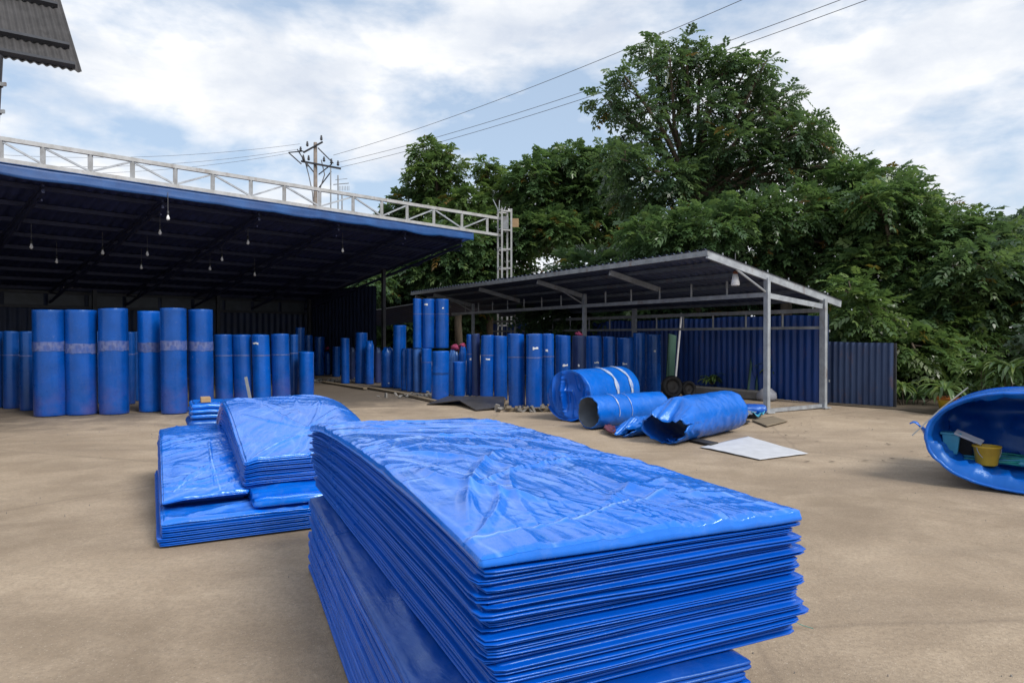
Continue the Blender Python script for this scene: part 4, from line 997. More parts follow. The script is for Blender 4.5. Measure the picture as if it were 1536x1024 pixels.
# cloth hanging over the open end of the big roll
pc = P(853, 631); vs = []; nu_, nv_ = 72, 40
for i in range(nu_+1):
    for j in range(nv_+1):
        q = 2*math.pi*i/nu_; k = j/nv_; r_ = .452*k; lx, lz = r_*math.cos(q), r_*math.sin(q)
        fold = .17*float(ridge(np.array(lx*5.5+.5*lz+3), np.array(lz*1.1), 12, 2))*(1-k**6)
        p = pc+bs*lx+bd*(.10*(1-k**4)*(1.0 if lx > -.1 else .5)-fold+.0); p.z = max(.012, .446+lz*.98); vs.append(p)
mesh_obj('end_cloth', vs, grid_faces(nu_, nv_), M['tarp_edge'], big, smooth=True)
# torn film trailing from the lower edge of that end
vs = []
for i in range(41):
    for j in range(9):
        u = i/40; v = j/8; lx = -.40+.86*u; zb_ = .446-.446*math.sqrt(max(0, 1-(lx/.46)**2))
        p = pc+bs*lx-bd*(.0+.16*v*float(.15+vn(u*5, 0.0, 3))); p.z = max(.008, zb_+.03-.03*v+.035*float(vn(u*13, v*3, 5))*(1-v)); vs.append(p)
mesh_obj('loose_film', vs, grid_faces(40, 8), M['tarp_edge'], big, smooth=True)
lying(P(882, 643), (.82, .57), .265, 1.6, 'medium lying tube with a round grey lined mouth', 'tarp_mid', 'grey_film', 1.0, .018, .04, .006, 9, bands=((.27, .28, .01), (.45, .455, .01)))
lying(P(934, 655), (.80, .60), .155, 1.05, 'small crumpled tube lying between the two open mouths', 'tarp_mid', 'tarp_dark', .9, .015, .18, .013, 13, torn=.2)
lying(P(996, 666), (.68, .74), .335, 1.95, 'crumpled tarp tube with a torn drooping lip and dark mouth', 'tarp_mid', 'tarp_dark', .93, .02, .22, .013, 17, torn=.42)
lying(P(1075, 626), (.97, .25), .17, .95, 'flattened dark blue roll lying behind the torn tube', 'tarp_dark', 'tarp_dark', .75, .03, .05, .010, 23, taper=.25)

def scrap(poly, label, cat, name, mat, z=.012, th=.008, seed=1, bumpy=.0, n=10):
    pts = [P(*q) for q in poly]; c = sum(pts, Vector())/len(pts)
    vs = []; fs = []
    if len(pts) == 4:
        for i in range(n+1):
            for j in range(n+1):
                u, v = i/n, j/n
                p = pts[0]*(1-u)*(1-v)+pts[1]*u*(1-v)+pts[2]*u*v+pts[3]*(1-u)*v
                e = .012*(float(vn(u*5+seed, v*5, seed))-.5)
                p = p+Vector((e, e, 0)); p.z = z+th+bumpy*float(fbm(np.array(u*3+seed), np.array(v*3), seed, 3)); vs.append(p)
        o = mesh_obj(name, vs, grid_faces(n, n), M[mat], None, loc=(c.x, c.y, z), smooth=bumpy > .01)
        if o.data.polygons[0].normal.z < 0: o.data.flip_normals()
    s_ = o.modifiers.new('thickness', 'SOLIDIFY'); s_.thickness = th; s_.offset = -1
    return tag(o, label, cat)
scrap(((1050, 671), (1122, 655), (1212, 681), (1140, 690)), 'flat dusty white sheet lying on the open yard', 'sheet', 'plastic_sheet', 'white_film', .003, .003, 3, .014, 30)
scrap(((1018, 659), (1028, 657), (1077, 666), (1066, 669)), 'thin dark strip lying beside the torn tube and the white sheet', 'strip', 'dark_strip', 'rubber', .004, .02, 4, .01)
scrap(((905, 649), (914, 641), (929, 653), (922, 656)), 'maroon cloth flap lying before the small crumpled tube', 'cloth', 'cloth_scrap', 'maroon', .01, .02, 5, .10)
scrap(((972, 655), (985, 648), (995, 656), (984, 661)), 'rusty brown rag inside the mouth of the torn tube', 'rag', 'rag', 'brown', .04, .02, 6, .10)
scrap(((1128, 631), (1160, 625), (1182, 632), (1150, 640)), 'thin brown board lying flat near the shed corner post', 'board', 'flat_board', 'wood', .004, .012, 7)
scrap(((1108, 624), (1126, 618), (1140, 624), (1118, 631)), 'crumpled grey sheet by the flattened dark roll', 'sheet', 'grey_scrap', 'grey_film', .01, .02, 8, .14)
scrap(((1127, 627), (1134, 619), (1149, 624), (1143, 629)), 'light blue crumpled film at the foot of the corner post', 'film', 'film_scrap', 'teal', .01, .01, 9, .16)
scrap(((998, 664), (1008, 660), (1018, 664), (1008, 668)), 'tangle of dark blue straps under the torn tube mouth', 'straps', 'strap_tangle', 'tarp_dark', .004, .012, 10, .08)
scrap(((1105, 634), (1118, 630), (1126, 634), (1114, 638)), 'dark flat offcut beside the brown board', 'offcut', 'dark_offcut', 'rubber', .004, .01, 12, .02)
# folded steel plate under the rolls
pl = [P(640, 607), P(672, 600), P(757, 603), P(756, 613), P(714, 616), P(688, 608)]
z_ = [.02, .10, .13, .05, .02, .12]
vs = [(p.x, p.y, z) for p, z in zip(pl, z_)]
o = mesh_obj('steel_plate', vs, [(0, 5, 1), (5, 2, 1), (5, 4, 3, 2)], M['plate'], None, loc=(pl[4].x, pl[4].y, 0)); so_ = o.modifiers.new('t', 'SOLIDIFY'); so_.thickness = .02; tag(o, 'bent dark steel plate lying in front of the rolls', 'plate')
# pallet and planks under the rolls
def pallet(pxl, py, pxr, label, hgt=.07):
    a = P(pxl, py); b = P(pxr, py); b.y = a.y; c = (a+b)/2; L = (b-a).length
    t = thing('wooden_pallet', label, 'pallet', c, 'pallets under the rolls')
    for k in range(3):
        m = MB(); m.box(c+Vector((0, .12+.36*k, .03)), (L, .09, .05)); m.build('bearer', M['wood'], t)
    for k in range(max(3, int(L/.16))):
        x = a.x+(k+.5)*L/max(3, int(L/.16)); m = MB(); m.box((x, c.y+.48, .064), (.1, .95, .016)); m.build('deck_board', M['wood'], t)
pallet(757, 617, 834, 'wooden pallet under the tied trio of rolls')
pallet(690, 603, 758, 'wooden pallet behind the steel plate')
for x0, y0, x1, y1, lb_ in ((484, 574, 548, 584, 'long pale plank on the ground in front of the dark rolls'), (548, 582, 612, 593, 'pale plank edge before the bagged rolls'), (600, 591, 655, 604, 'pale plank beside the two part roll')):
    a, b = P(x0, y0), P(x1, y1); m = MB(); m.beam(a+Vector((0, 0, .03)), b+Vector((0, 0, .03)), .12, .05); tag(bevel(m.build('plank', M['wood'], None, loc=a), .006), lb_, 'plank', 'planks along the foot of the rolls')
def rubble(cx, cy, rad, n, label, seed):
    rr = np.random.default_rng(seed); c = P(cx, cy); m = MB()
    for k in range(n):
        p = c+Vector((rr.normal(0, rad), abs(rr.normal(0, rad*.6)), 0)); s_ = rr.uniform(.02, .09)
        ax_ = Vector(rr.normal(0, 1, 3)).normalized(); bx = ax_.cross(Vector((.3, .2, 1))).normalized(); cx_ = ax_.cross(bx)
        m.box(p+Vector((0, 0, s_*.4)), (s_*2, s_*1.1, s_*.5), ax=(ax_, bx, cx_))
    tag(m.build('rubble', M['ledge'], None, loc=c), label, 'rubble', kind='stuff')
rubble(500, 573, .7, 60, 'scattered pale rubble and scraps under the dark rolls', 2); rubble(443, 572, .3, 40, 'rubble heap beside the shadowy rolls', 3)
rubble(800, 617, .45, 40, 'scraps of packing around the pallet', 4); rubble(640, 596, .5, 40, 'scraps around the plank ends', 5)

# ------------------------------------------------------------------ inside the shed
def lean_board(px, py, d0, w_, h_, tilt, mat, label, name, edge=None, cat='board'):
    b = D(px, py, d0); b.z = 0.02
    t = thing(name, label, cat, b)
    top = b+Vector((tilt, .35, h_)); m = MB(); m.beam(b, top, w_, .03, up=(-.5, .86, 0)); m.build('board', M[mat], t)
    if edge:
        r_ = Vector((.86, -.1, 0)).normalized()*(w_/2+.03); m = MB(); m.beam(b+r_, top+r_+Vector((.02, 0, 0)), .035, .04, up=(-.5, .86, 0)); m.build('edge_strip', M[edge], t)
    return t
lean_board(1004, 580, 18.2, .28, 1.5, .16, 'green_board', 'dull green board leaning upright by the last standing roll', 'leaning_board')
pw = D(1012, 572, 18); pw2 = D(1022, 470, 18.3)
tag(MB().tube([(pw.x, pw.y, .1), pw2], .028, 8).build('white_pipe', M['lamp_glass'], None, loc=(pw.x, pw.y, .1)), 'thin white pipe leaning beside the green board', 'pipe')
lb2 = D(1121, 592, 16.5); lb2.z = 0; tt_ = D(1132, 496, 17.0)
t = thing('leaning_trestle', 'narrow dark green trestle with a pale top bar leaning on the blue wall', 'trestle', lb2)
m = MB(); m.beam(lb2, tt_, .045, .04, up=(0, 1, 0)); m.build('rail', M['green_board'], t); m = MB(); m.beam(lb2+Vector((.2, 0, 0)), tt_+Vector((.16, 0, 0)), .045, .04, up=(0, 1, 0)); m.build('rail', M['green_board'], t)
m = MB(); m.beam(lb2+Vector((.1, .04, 0)), tt_+Vector((.08, .04, 0)), .17, .015, up=(0, 1, 0)); m.build('panel', M['wall_blue'], t)
m = MB(); m.beam(tt_+Vector((-.14, 0, .01)), tt_+Vector((.24, 0, .01)), .05, .04); m.build('top_bar', M['galv'], t)
# ledge, sack, tyres
m = MB(); a = w0-SP*.35+SA*1.4; m.beam(a+Vector((0, 0, .09)), a+SA*3.4+Vector((0, 0, .09)), .45, .18); tag(bevel(m.build('concrete_ledge', M['ledge'], None, loc=a), .02), 'low stained concrete ledge along the blue wall', 'ledge')
sp_ = P(1150, 600); m = MB(); m.lathe([(0, 0), (.19, .0), (.23, .07), (.21, .16), (.12, .25), (.05, .29), (0, .29)], sp_, 22)
m.v = [tuple(np.array(v)+RNG.uniform(-.012, .012, 3)) for v in m.v]; tag(m.build('sack', M['sack'], None, loc=sp_, smooth=True), 'plump white sack behind the shed corner post', 'sack')
for px, py, d0, rr_, lb_ in ((1008, 588, 16.4, .27, 'black tyre leaning under the green board'), (1032, 585, 16.6, .2, 'smaller dark wheel right of the leaning tyre')):
    c = D(px, py, d0); c.z = rr_; t = thing('tyre', lb_, 'tyre', (c.x, c.y, 0))
    prof = [(rr_*.6, -.06), (rr_*.85, -.085), (rr_*.97, -.06), (rr_, 0), (rr_*.97, .06), (rr_*.85, .085), (rr_*.6, .06), (rr_*.6, -.06)]
    MB().lathe(prof, c, 26, axis=(.3, -.95, .12)).build('tyre', M['rubber'], t, smooth=True)
    MB().lathe([(rr_*.6, .02), (rr_*.5, .0), (rr_*.2, .03), (0, .03)], c, 20, axis=(.3, -.95, .12)).build('rim', M['plate'], t, smooth=True)

# ------------------------------------------------------------------ the big open ring at the right edge
rb = P(1535, 742); rd = Vector((.61, .79, 0)).normalized(); rs_ = Vector((rd.y, -rd.x, 0))
ring = thing('open_tarp_ring', 'huge squashed open tarp ring lying on its side at the right edge of the yard', 'tarp roll', rb)
n = 96; m_ = 24
th = np.linspace(0, 2*math.pi, n, endpoint=False); x = np.linspace(0, 1, m_); T, X = np.meshgrid(th, x, indexing='ij')
def ringsh(hw_, hh, zc, wr, sd_):
    c, s = np.cos(T), np.sin(T)
    lat = hw_*c; up = hh*s
    k = 1+.05*(fbm(np.cos(T)*2, X*2+np.sin(T)*2, sd_, 3)-.5)
    lat = lat*k; up = up*k
    xa = X*1.55+.05*(fbm(np.cos(T)*3, np.sin(T)*3, sd_+4, 2)-.5)
    rgh = wr*(ridge(np.cos(T)*3+X*2, X*3+np.sin(T)*2, sd_+8, 3)-.4)
    z = np.maximum(zc+up*(1-.10*X)+rgh, .008)
    xy = np.array(rb)[:2]+xa[..., None]*np.array([rd.x, rd.y])+(lat+rgh)[..., None]*np.array([rs_.x, rs_.y])
    return np.dstack([xy, z]).reshape(-1, 3)
Vo = ringsh(.815, .485, .487, .02, 3); Vm = ringsh(.785, .462, .487, .015, 3); Vi = ringsh(.73, .39, .53, .085, 9)
i = np.arange(n); i2 = (i+1) % n
fo = np.concatenate([np.stack([i*m_+k, i*m_+k+1, i2*m_+k+1, i2*m_+k], 1) for k in range(m_-1)])
rim = np.stack([i*m_, i2*m_, i2*m_+n*m_, i*m_+n*m_], 1)
mesh_obj('outer_wrap', np.concatenate([Vo, Vm]), np.concatenate([fo, rim, fo[:, ::-1]+n*m_]), M['tarp_thin'], ring, smooth=True)
Vi2 = Vi.reshape(n, m_, 3).copy(); Vi2[:, 0] += np.array([rd.x, rd.y, 0])*.0
rimi = np.stack([i*m_+n*m_, i2*m_+n*m_, i2*m_, i*m_], 1)
Vi3 = Vi2.reshape(-1, 3)+np.array([rd.x, rd.y, 0])*.05
mesh_obj('inner_wrap', np.concatenate([Vi3, Vm+np.array([rd.x, rd.y, 0])*.012]), np.concatenate([fo[:, ::-1], rimi]), M['tarp_mid'], ring, smooth=True)
# back of the ring closed with gathered film
vs = []
for q in th:
    for j in range(13):
        k = j/12
        p = rb+rd*(1.45+.12*float(vn(math.cos(q)*3*k+4, math.sin(q)*3*k, 7)))+rs_*(.80*math.cos(q)*k); p.z = max(.02, .49+.44*math.sin(q)*k); vs.append(p)
fb = np.concatenate([np.stack([i*13+k, i*13+k+1, i2*13+k+1, i2*13+k], 1) for k in range(12)])
mesh_obj('back_film', vs, fb, M['tarp_mid'], ring, smooth=True)
# corner flap at the far left of the ring
fl_ = rb-rs_*.80+rd*.12; vs = []
for a_ in range(11):
    for c_ in range(9):
        u, v = a_/10, c_/8
        p = fl_-rs_*(.15*u*(1-.5*v))+rd*(.35*v)+Vector((0, 0, .52+.06*math.sin(u*2)-.10*v*u+.05*float(vn(u*4, v*4, 3))-.30*v*(1-u)))
        vs.append(p)
fo_ = mesh_obj('corner_flap', vs, grid_faces(10, 8), M['tarp_thin'], ring, smooth=True); q_ = fo_.modifiers.new('t', 'SOLIDIFY'); q_.thickness = .012
def RP(px, py, along):   # point inside the ring at a given distance behind the mouth
    d_ = ray(px, py); o_ = Vector((0, 0, EYE)); k = ((rb+rd*along)-o_).dot(rd)/d_.dot(rd); return o_+d_*k
yb = RP(1480, 697, .30)
t = thing('yellow_bucket', 'small yellow plastic bucket standing inside the big open ring', 'bucket', yb)
MB().lathe([(0, .006), (.085, .006), (.088, .0), (.092, .01), (.118, .175), (.126, .18), (.126, .195), (.116, .195), (.112, .18), (.088, .02), (0, .018)], yb, 28).build('body', M['yellow'], t, smooth=True)
hp = [yb+Vector((.122*math.cos(q), -.03-.10*math.sin(q)*.4, .18-.13*math.sin(q))) for q in np.linspace(0, math.pi, 18)]
MB().tube(hp, .004, 6).build('handle', M['galv'], t, smooth=True)
tb = RP(1427, 680, .40)
t = thing('turquoise_box', 'turquoise plastic bin standing left of the yellow bucket', 'bin', tb)
m = MB(); q = [(-.07, -.06), (.07, -.06), (.07, .06), (-.07, .06)]; ax_ = rs_; 
pb_ = [tb+rs_*a_*.8+rd*b_*.8 for a_, b_ in q]; pt_ = [tb+rs_*a_*1.15+rd*b_*1.15+Vector((0, 0, .21)) for a_, b_ in q]
m.hexa(pb_+pt_); bevel(m.build('body', M['teal'], t), .01); m = MB(); m.box(tb+Vector((0, 0, .215)), (.19, .165, .022), ax=(rs_, rd, Vector((0, 0, 1)))); bevel(m.build('rim', M['teal'], t), .006)
wh = MB(); wh.beam(RP(1433, 647, .36), RP(1474, 664, .34), .10, .02, up=(.1, -.5, .8)); tag(bevel(wh.build('plastic_strip', M['white_film'], None, loc=RP(1433, 647, .36)), .004), 'white plastic slat slanting from the turquoise bin to the yellow bucket', 'slat')
bkx = RP(1440, 676, .62); m = MB(); m.box(bkx+Vector((0, 0, .06)), (.22, .16, .2), ax=(rs_, rd, Vector((0, 0, 1)))); tag(bevel(m.build('dark_crate', M['rubber'], None, loc=bkx), .015), 'dark crate half hidden behind the white slat', 'crate')
rr = np.random.default_rng(5)
for k in range(3):
    pts = []; c0 = RP(1470+18*k, 694, .30+.06*k)
    for q in np.linspace(0, 2*math.pi*(2.2+k*.4), 70):
        e = .34-.04*k; pts.append(c0+rs_*((e+.02*math.sin(q*2.3+k))*math.cos(q+k))+rd*(.22+.15*math.sin(q+k))+Vector((0, 0, .0+.012*k+.02*math.sin(q*1.7))))
    o = MB().tube(pts, .011, 7).build('hose', M[('hose', 'teal', 'hose')[k]], None, loc=c0, smooth=True); tag(o, ('dark green hose loops under the yellow bucket', 'turquoise hose coil beside the yellow bucket', 'green hose tail trailing to the right inside the ring')[k], 'hose', 'hoses in the ring')
tp = MB(); tp.tube([RP(1490, 690, .45), RP(1570, 700, .5)], .03, 10); tag(tp.build('blue_pipe', M['teal'], None, loc=RP(1490, 690, .45), smooth=True), 'thick turquoise pipe lying right of the yellow bucket', 'pipe')
lp0 = P(1366, 655, .42); ln0 = D(1368, 653, 6.5); ln1 = D(1452, 581, 6.4)
tag(MB().tube([ln0, ln0.lerp(ln1, .5)+Vector((0, 0, .02)), ln1], .006, 6).build('pole_rod', M['galv_dull'], None, loc=ln0), 'thin grey rod leaning over the shoulder of the open ring', 'rod')
th_ = P(1186, 938); tag(MB().tube([th_+Vector((-.06, 0, .1)), th_+Vector((0, .01, .03)), th_+Vector((.05, -.02, .012)), th_+Vector((.09, -.06, .012))], .0015, 4).build('thread', M['hose'], None, loc=th_), 'loose green thread hanging by the near stack', 'thread')

# ------------------------------------------------------------------ plants
def arc_leaves(c, n, Lr, wd, rng, up=.9, spread=1.0, seg=6, droop=1.0):
    V = []; Fq = []; tint = []
    for k in range(n):
        az_ = rng.uniform(0, 2*math.pi); L = Lr*rng.uniform(.65, 1.1); el_ = rng.uniform(.25, 1.25)*up
        h = Vector((math.cos(az_), math.sin(az_), 0)); s_ = Vector((-h.y, h.x, 0)); p = Vector(c)+Vector((0, 0, rng.uniform(0, .08))); e = el_
        t0 = rng.uniform(0, .95); b0 = len(V)
        for q in range(seg+1):
            f = q/seg; wq = wd*(math.sin(math.pi*min(1, f*.92+.08))**.7)
            for sg in (-1, 0, 1): V.append(p+s_*(sg*wq*.5)+Vector((0, 0, .012*abs(sg)))); tint.append(t0)
            p = p+(h*math.cos(e)+Vector((0, 0, math.sin(e))))*(L/seg); e -= droop*rng.uniform(.22, .4)
        for q in range(seg):
            for sg in range(2): Fq.append((b0+q*3+sg, b0+q*3+sg+1, b0+q*3+sg+4, b0+q*3+sg+3))
    return V, Fq, tint
def settint(o, tint):
    a = o.data.attributes.new('tint', 'FLOAT', 'POINT'); a.data.foreach_set('value', np.asarray(tint, np.float32))
def plant(c, n, L, wd, label, mat, seed, stems=3, hgt=.3, up=.9, name='leafy_plant', spread=.15, cat='plant', group=None, base=0.0, parent=None):
    rng = random.Random(seed); c = Vector(c)
    t = parent or thing(name, label, cat, c, group)
    m = MB(); V = []; Fq = []; tn = []
    for k in range(stems):
        o_ = Vector((rng.uniform(-spread, spread), rng.uniform(-spread, spread), 0)); tp_ = c+o_*1.6+Vector((0, 0, base+hgt*rng.uniform(.6, 1.1)))
        m.tube([c+o_*.4+Vector((0, 0, base)), tp_], .012, 6, r1=.008)
        v, f, q = arc_leaves(tp_, n, L, wd, rng, up); Fq += [tuple(i_+len(V) for i_ in x_) for x_ in f]; V += v; tn += q
    m.build('stem', M['bark'], t); o = mesh_obj('leaves', V, Fq, M[mat], t, smooth=True); settint(o, tn); return t
pp = D(1426, 618, 13.2); pp.z = 0
t = thing('potted_plant', 'strappy green plant in a yellow pot with an orange rim', 'potted plant', pp)
MB().lathe([(0, .0), (.17, 0), (.225, .26), (.225, .27), (.19, .27), (.18, .22), (0, .22)], pp, 26).build('pot', M['yellow'], t, smooth=True)
MB().lathe([(.222, .262), (.245, .262), (.25, .31), (.225, .315), (.205, .30), (.2, .262)], pp, 26).build('pot_rim', M['orange_rim'], t, smooth=True)
MB().lathe([(0, .25), (.205, .25)], pp, 20).build('soil', M['soil'], t)
plant(pp, 20, .62, .07, None, 'leaf_light', 3, 2, .22, .8, base=.25, parent=t)
def gp(px, d): p = D(px, 600, d); p.z = 0; return p
plant(gp(1478, 13.0), 16, .6, .07, 'bright strappy plant tall beside the yellow pot', 'leaf_light', 5, 3, .85, .75, group='strappy plants at the tree edge')
plant(gp(1515, 12.6), 18, .7, .075, 'tallest strappy plant, arching over the big open ring', 'leaf_light', 6, 3, .95, .8, group='strappy plants at the tree edge')
plant(gp(1458, 13.6), 16, .6, .07, 'low strappy plant right behind the yellow pot', 'leaf_mid', 7, 4, .4, .8, group='strappy plants at the tree edge')
plant(gp(1356, 14.6), 14, .5, .06, 'small arching plant at the end of the low fence', 'leaf_light', 8, 3, .35, .9, group='strappy plants at the tree edge')
plant(gp(1376, 14.8), 14, .5, .05, 'dark low plant between the low fence and the yellow pot', 'leaf_mid', 9, 4, .25, .9, group='strappy plants at the tree edge')
plant(D(1068, 577, 17.6)*1.0, 20, .36, .06, 'little plant on the ledge in the dark shed', 'leaf_light', 10, 2, .1, .9)
p_ = P(1158, 596); p_.z = .3; plant(p_, 30, .42, .06, 'bushy plant growing over the white sack', 'leaf_light', 11, 4, .28, 1.1, spread=.1)
p_ = P(1135, 594); p_.z = .05; plant(p_, 22, .38, .06, 'low plant left of the white sack', 'leaf_light', 12, 3, .2, 1.0)

# ------------------------------------------------------------------ trees
def sprays(cent, outd, L, rng, npair=5, lw=.042, ll=.17, droop=.55):
    """vectorised pinnate leaves: returns quads verts (N*leaf*4,3) and tint"""
    N = len(cent)
    az_ = np.arctan2(outd[:, 1], outd[:, 0])+rng.normal(0, .8, N); el_ = np.clip(outd[:, 2]*.7+rng.normal(.05, .35, N), -.9, 1.0)
    h = np.stack([np.cos(az_)*np.cos(el_), np.sin(az_)*np.cos(el_), np.sin(el_)], 1); s = np.stack([-np.sin(az_), np.cos(az_), np.zeros(N)], 1)
    roll_ = rng.normal(0, .45, N); nrm = np.cross(h, s); s = s*np.cos(roll_)[:, None]+nrm*np.sin(roll_)[:, None]; nrm = np.cross(s, h)
    nrm = np.where(nrm[:, 2:3] < 0, -nrm, nrm)
    quads = []; K = npair*2+1
    sc = rng.uniform(.75, 1.2, N)
    t0 = rng.uniform(0, 1, N)
    for k in range(K):
        pr = k//2; sg = (-1, 1)[k % 2] if k < K-1 else 0
        f = (pr+1)/npair if k < K-1 else 1.0
        pos = cent+h*(L*sc*f)[:, None]; pos[:, 2] -= droop*L*sc*f*f*.55
        d = h*(.55 if sg else 1.0)+s*(sg*.85); d = d+np.array([0, 0, -droop*.5*f])+rng.normal(0, .16, (N, 3)); d /= np.linalg.norm(d, axis=1)[:, None]
        l = ll*sc*rng.uniform(.7, 1.15, N)*(1-.25*abs(f-.55)); wdt = np.cross(d, nrm); wdt /= np.linalg.norm(wdt, axis=1)[:, None]+1e-9
        ww = (lw*sc)[:, None]*wdt
        a = pos; b = pos+d*(l*.45)[:, None]+ww+nrm*.012; c = pos+d*l[:, None]; c[:, 2] -= .15*l; e = pos+d*(l*.45)[:, None]-ww+nrm*.012
        quads.append(np.stack([a, b, c, e], 1))
    Q = np.stack(quads, 1).reshape(-1, 3); tint = np.repeat(t0, K*4)
    return Q, tint
def tree(label, depth, blobs, mat, seed, dens=1.0, L=.42, lw=.042, ll=.2, trunk=None, name='leafy_tree', group=None, thick=.8, cat='tree', tr=.16, base_px=None, top_tint=.0, limbs=True, shrink=1.0, hole=.22):
    """blobs: (px,py,rx,rz[,ddepth]) photo-pixel ellipses at the tree's distance, given real depth"""
    rng = np.random.default_rng(seed)
    bl = []
    for q in blobs:
        dd = depth+(q[4] if len(q) > 4 else rng.uniform(-.8, .8)); c = D(q[0], q[1], dd); k = dd/F
        sh_ = shrink; bl.append((np.array(c), sh_*np.array([q[2]*k, max(q[2], q[3])*k*thick, q[3]*k])))
    cx = trunk if trunk is not None else float(np.mean([b[0][0] for b in bl]))*F/depth+768
    b0 = P(cx, 503+F*EYE/(depth+.3), 0)
    t = thing(name, label, cat, b0, group)
    C_ = []; O_ = []
    for c, r in bl:
        area = (r[0]*r[1]*r[2])**(2/3); n = int(max(14, area*640*dens*(.42/L)**1.2))
        v = rng.normal(0, 1, (n, 3)); v /= np.linalg.norm(v, axis=1)[:, None]
        # lumpy radius so the outline breaks up
        lump = .78+.42*vn(np.arctan2(v[:, 1], v[:, 0])*2.2+seed, v[:, 2]*2.6+c[0], seed)
        rad = np.where(rng.random(n) < .05, rng.uniform(1.02, 1.32, n), 1)*np.where(rng.random(n) < .66, rng.uniform(.72, 1.05, n), rng.uniform(.2, .75, n))*lump
        keep = (vn(v[:, 0]*3.1+c[0]*2, v[:, 2]*3.1+v[:, 1]*2+c[2], seed+5) > hole)
        p = c+v*r*rad[:, None]; C_.append(p[keep]); O_.append(v[keep])
    C_ = np.concatenate(C_); O_ = np.concatenate(O_); g = C_[:, 2] > .12; C_ = C_[g]; O_ = O_[g]
    Q, tint = sprays(C_, O_, L, rng, 5, lw, ll)
    Q[:, 2] = np.maximum(Q[:, 2], .02)
    tint = np.clip(tint*.86+top_tint, 0, .999)
    rare = rng.random(len(C_)) < .012; tint[np.repeat(rare, 44)] = 1.0
    Fq = np.arange(len(Q)).reshape(-1, 4)
    # trunk and limbs
    m = MB(); zs = sorted(b[0][2] for b in bl); ftop = Vector((b0.x, b0.y, max(.5, zs[0]+.2*(zs[-1]-zs[0]))))
    mid = b0.lerp(ftop, .5)+Vector((rng.uniform(-.15, .15), 0, 0))
    m.tube([b0, mid, ftop], [tr*1.25, tr, tr*.8], 9)
    for c, r in (bl if limbs else bl[:3]):
        e = Vector(c); st = ftop.lerp(b0, .1); kn = st.lerp(e, .5)+Vector((rng.uniform(-.3, .3), rng.uniform(-.2, .2), .25))
        m.tube([st, kn, e, e+Vector((e-kn).normalized()*float(r.min())*.6)], [tr*.55, tr*.34, tr*.16, .012], 6)
        for q in range(4):
            v = Vector(rng.normal(0, 1, 3)).normalized(); m.tube([kn.lerp(e, rng.uniform(.3, 1)), e+Vector(np.array(v)*r*.85)], [tr*.14, .01], 4)
    m.build('trunk', M['bark'], t, smooth=True)
    o = mesh_obj('crown', Q, Fq, M[mat], t); settint(o, tint)
    return t
GT = 'trees behind the yard'
tree('tallest dark tree with an open lopsided top, crossed by the wires', 21,
     [(912, 150, 28, 22), (935, 165, 22, 14), (940, 118, 22, 17), (975, 78, 26, 22), (1005, 92, 22, 24), (1030, 68, 22, 16), (1048, 105, 34, 24), (1090, 92, 32, 18), (1112, 118, 40, 24), (1146, 98, 18, 16), (1172, 150, 30, 20), (1140, 165, 48, 28),
      (1060, 160, 45, 30), (1005, 140, 32, 24), (975, 165, 24, 24), (965, 215, 34, 28), (935, 240, 40, 26), (1215, 190, 26, 16), (1190, 205, 50, 28), (1100, 215, 58, 32), (1050, 235, 45, 30), (1010, 265, 48, 28), (1160, 250, 60, 32), (1222, 240, 34, 22), (1090, 280, 60, 32), (955, 285, 50, 30), (1245, 268, 30, 18), (1228, 215, 24, 16), (1258, 245, 26, 18), (1030, 310, 50, 30), (1090, 320, 50, 24)],
     'leaf_dark', 1, .9, .40, .038, .16, trunk=1045, group=GT, tr=.17, shrink=.86, hole=.28)
tree('broad dark tree filling the space right below the tallest crown', 19.5,
     [(1130, 330, 60, 32), (1200, 320, 60, 35), (1265, 310, 50, 32), (1060, 340, 60, 30), (1150, 375, 60, 28), (1225, 385, 60, 35), (990, 355, 55, 28), (1290, 370, 45, 40), (1300, 280, 36, 24), (1270, 268, 30, 20), (1335, 275, 30, 20)], 'leaf_mid', 2, 1.0, .40, .040, .17, trunk=1180, group=GT)
tree('rounded mid green tree sloping down to the right of the shed roof', 18,
     [(1320, 300, 42, 26), (1358, 296, 34, 20), (1385, 325, 45, 28), (1330, 345, 50, 30), (1420, 345, 40, 24), (1290, 410, 40, 40), (1350, 400, 55, 40), (1410, 390, 45, 35), (1270, 450, 30, 30), (1395, 440, 50, 30)], 'leaf_mid', 3, 1.05, .40, .040, .17, trunk=1340, group=GT, top_tint=.08)
tree('dark drooping tree at the right behind the strappy plants', 16.5,
     [(1455, 350, 40, 26), (1495, 362, 38, 24), (1530, 375, 40, 26), (1470, 400, 50, 35), (1530, 420, 55, 40), (1440, 445, 50, 35), (1500, 470, 60, 40), (1570, 450, 50, 50), (1560, 390, 40, 30), (1600, 420, 40, 50)], 'leaf_dark', 4, 1.05, .40, .040, .17, trunk=1500, group=GT, top_tint=.1)
tree('light green feathery tree overhanging the low navy fence', 16.3,
     [(1395, 475, 50, 28), (1345, 485, 40, 25), (1440, 490, 45, 26), (1300, 470, 32, 22), (1370, 520, 45, 26), (1430, 530, 40, 25), (1310, 505, 30, 14, .6), (1275, 440, 26, 24)], 'leaf_light', 5, 1.1, .40, .038, .17, trunk=1390, group=GT)
tree('slender bright tree standing alone left of the wooded mass', 32,
     [(640, 225, 20, 16), (665, 232, 16, 12), (650, 255, 34, 20), (680, 250, 16, 16), (640, 285, 26, 18), (670, 285, 24, 18), (622, 262, 14, 12), (655, 320, 36, 20)], 'leaf_light', 6, 1.2, .48, .05, .22, trunk=655, group=GT, top_tint=.0, shrink=.78, hole=.3)
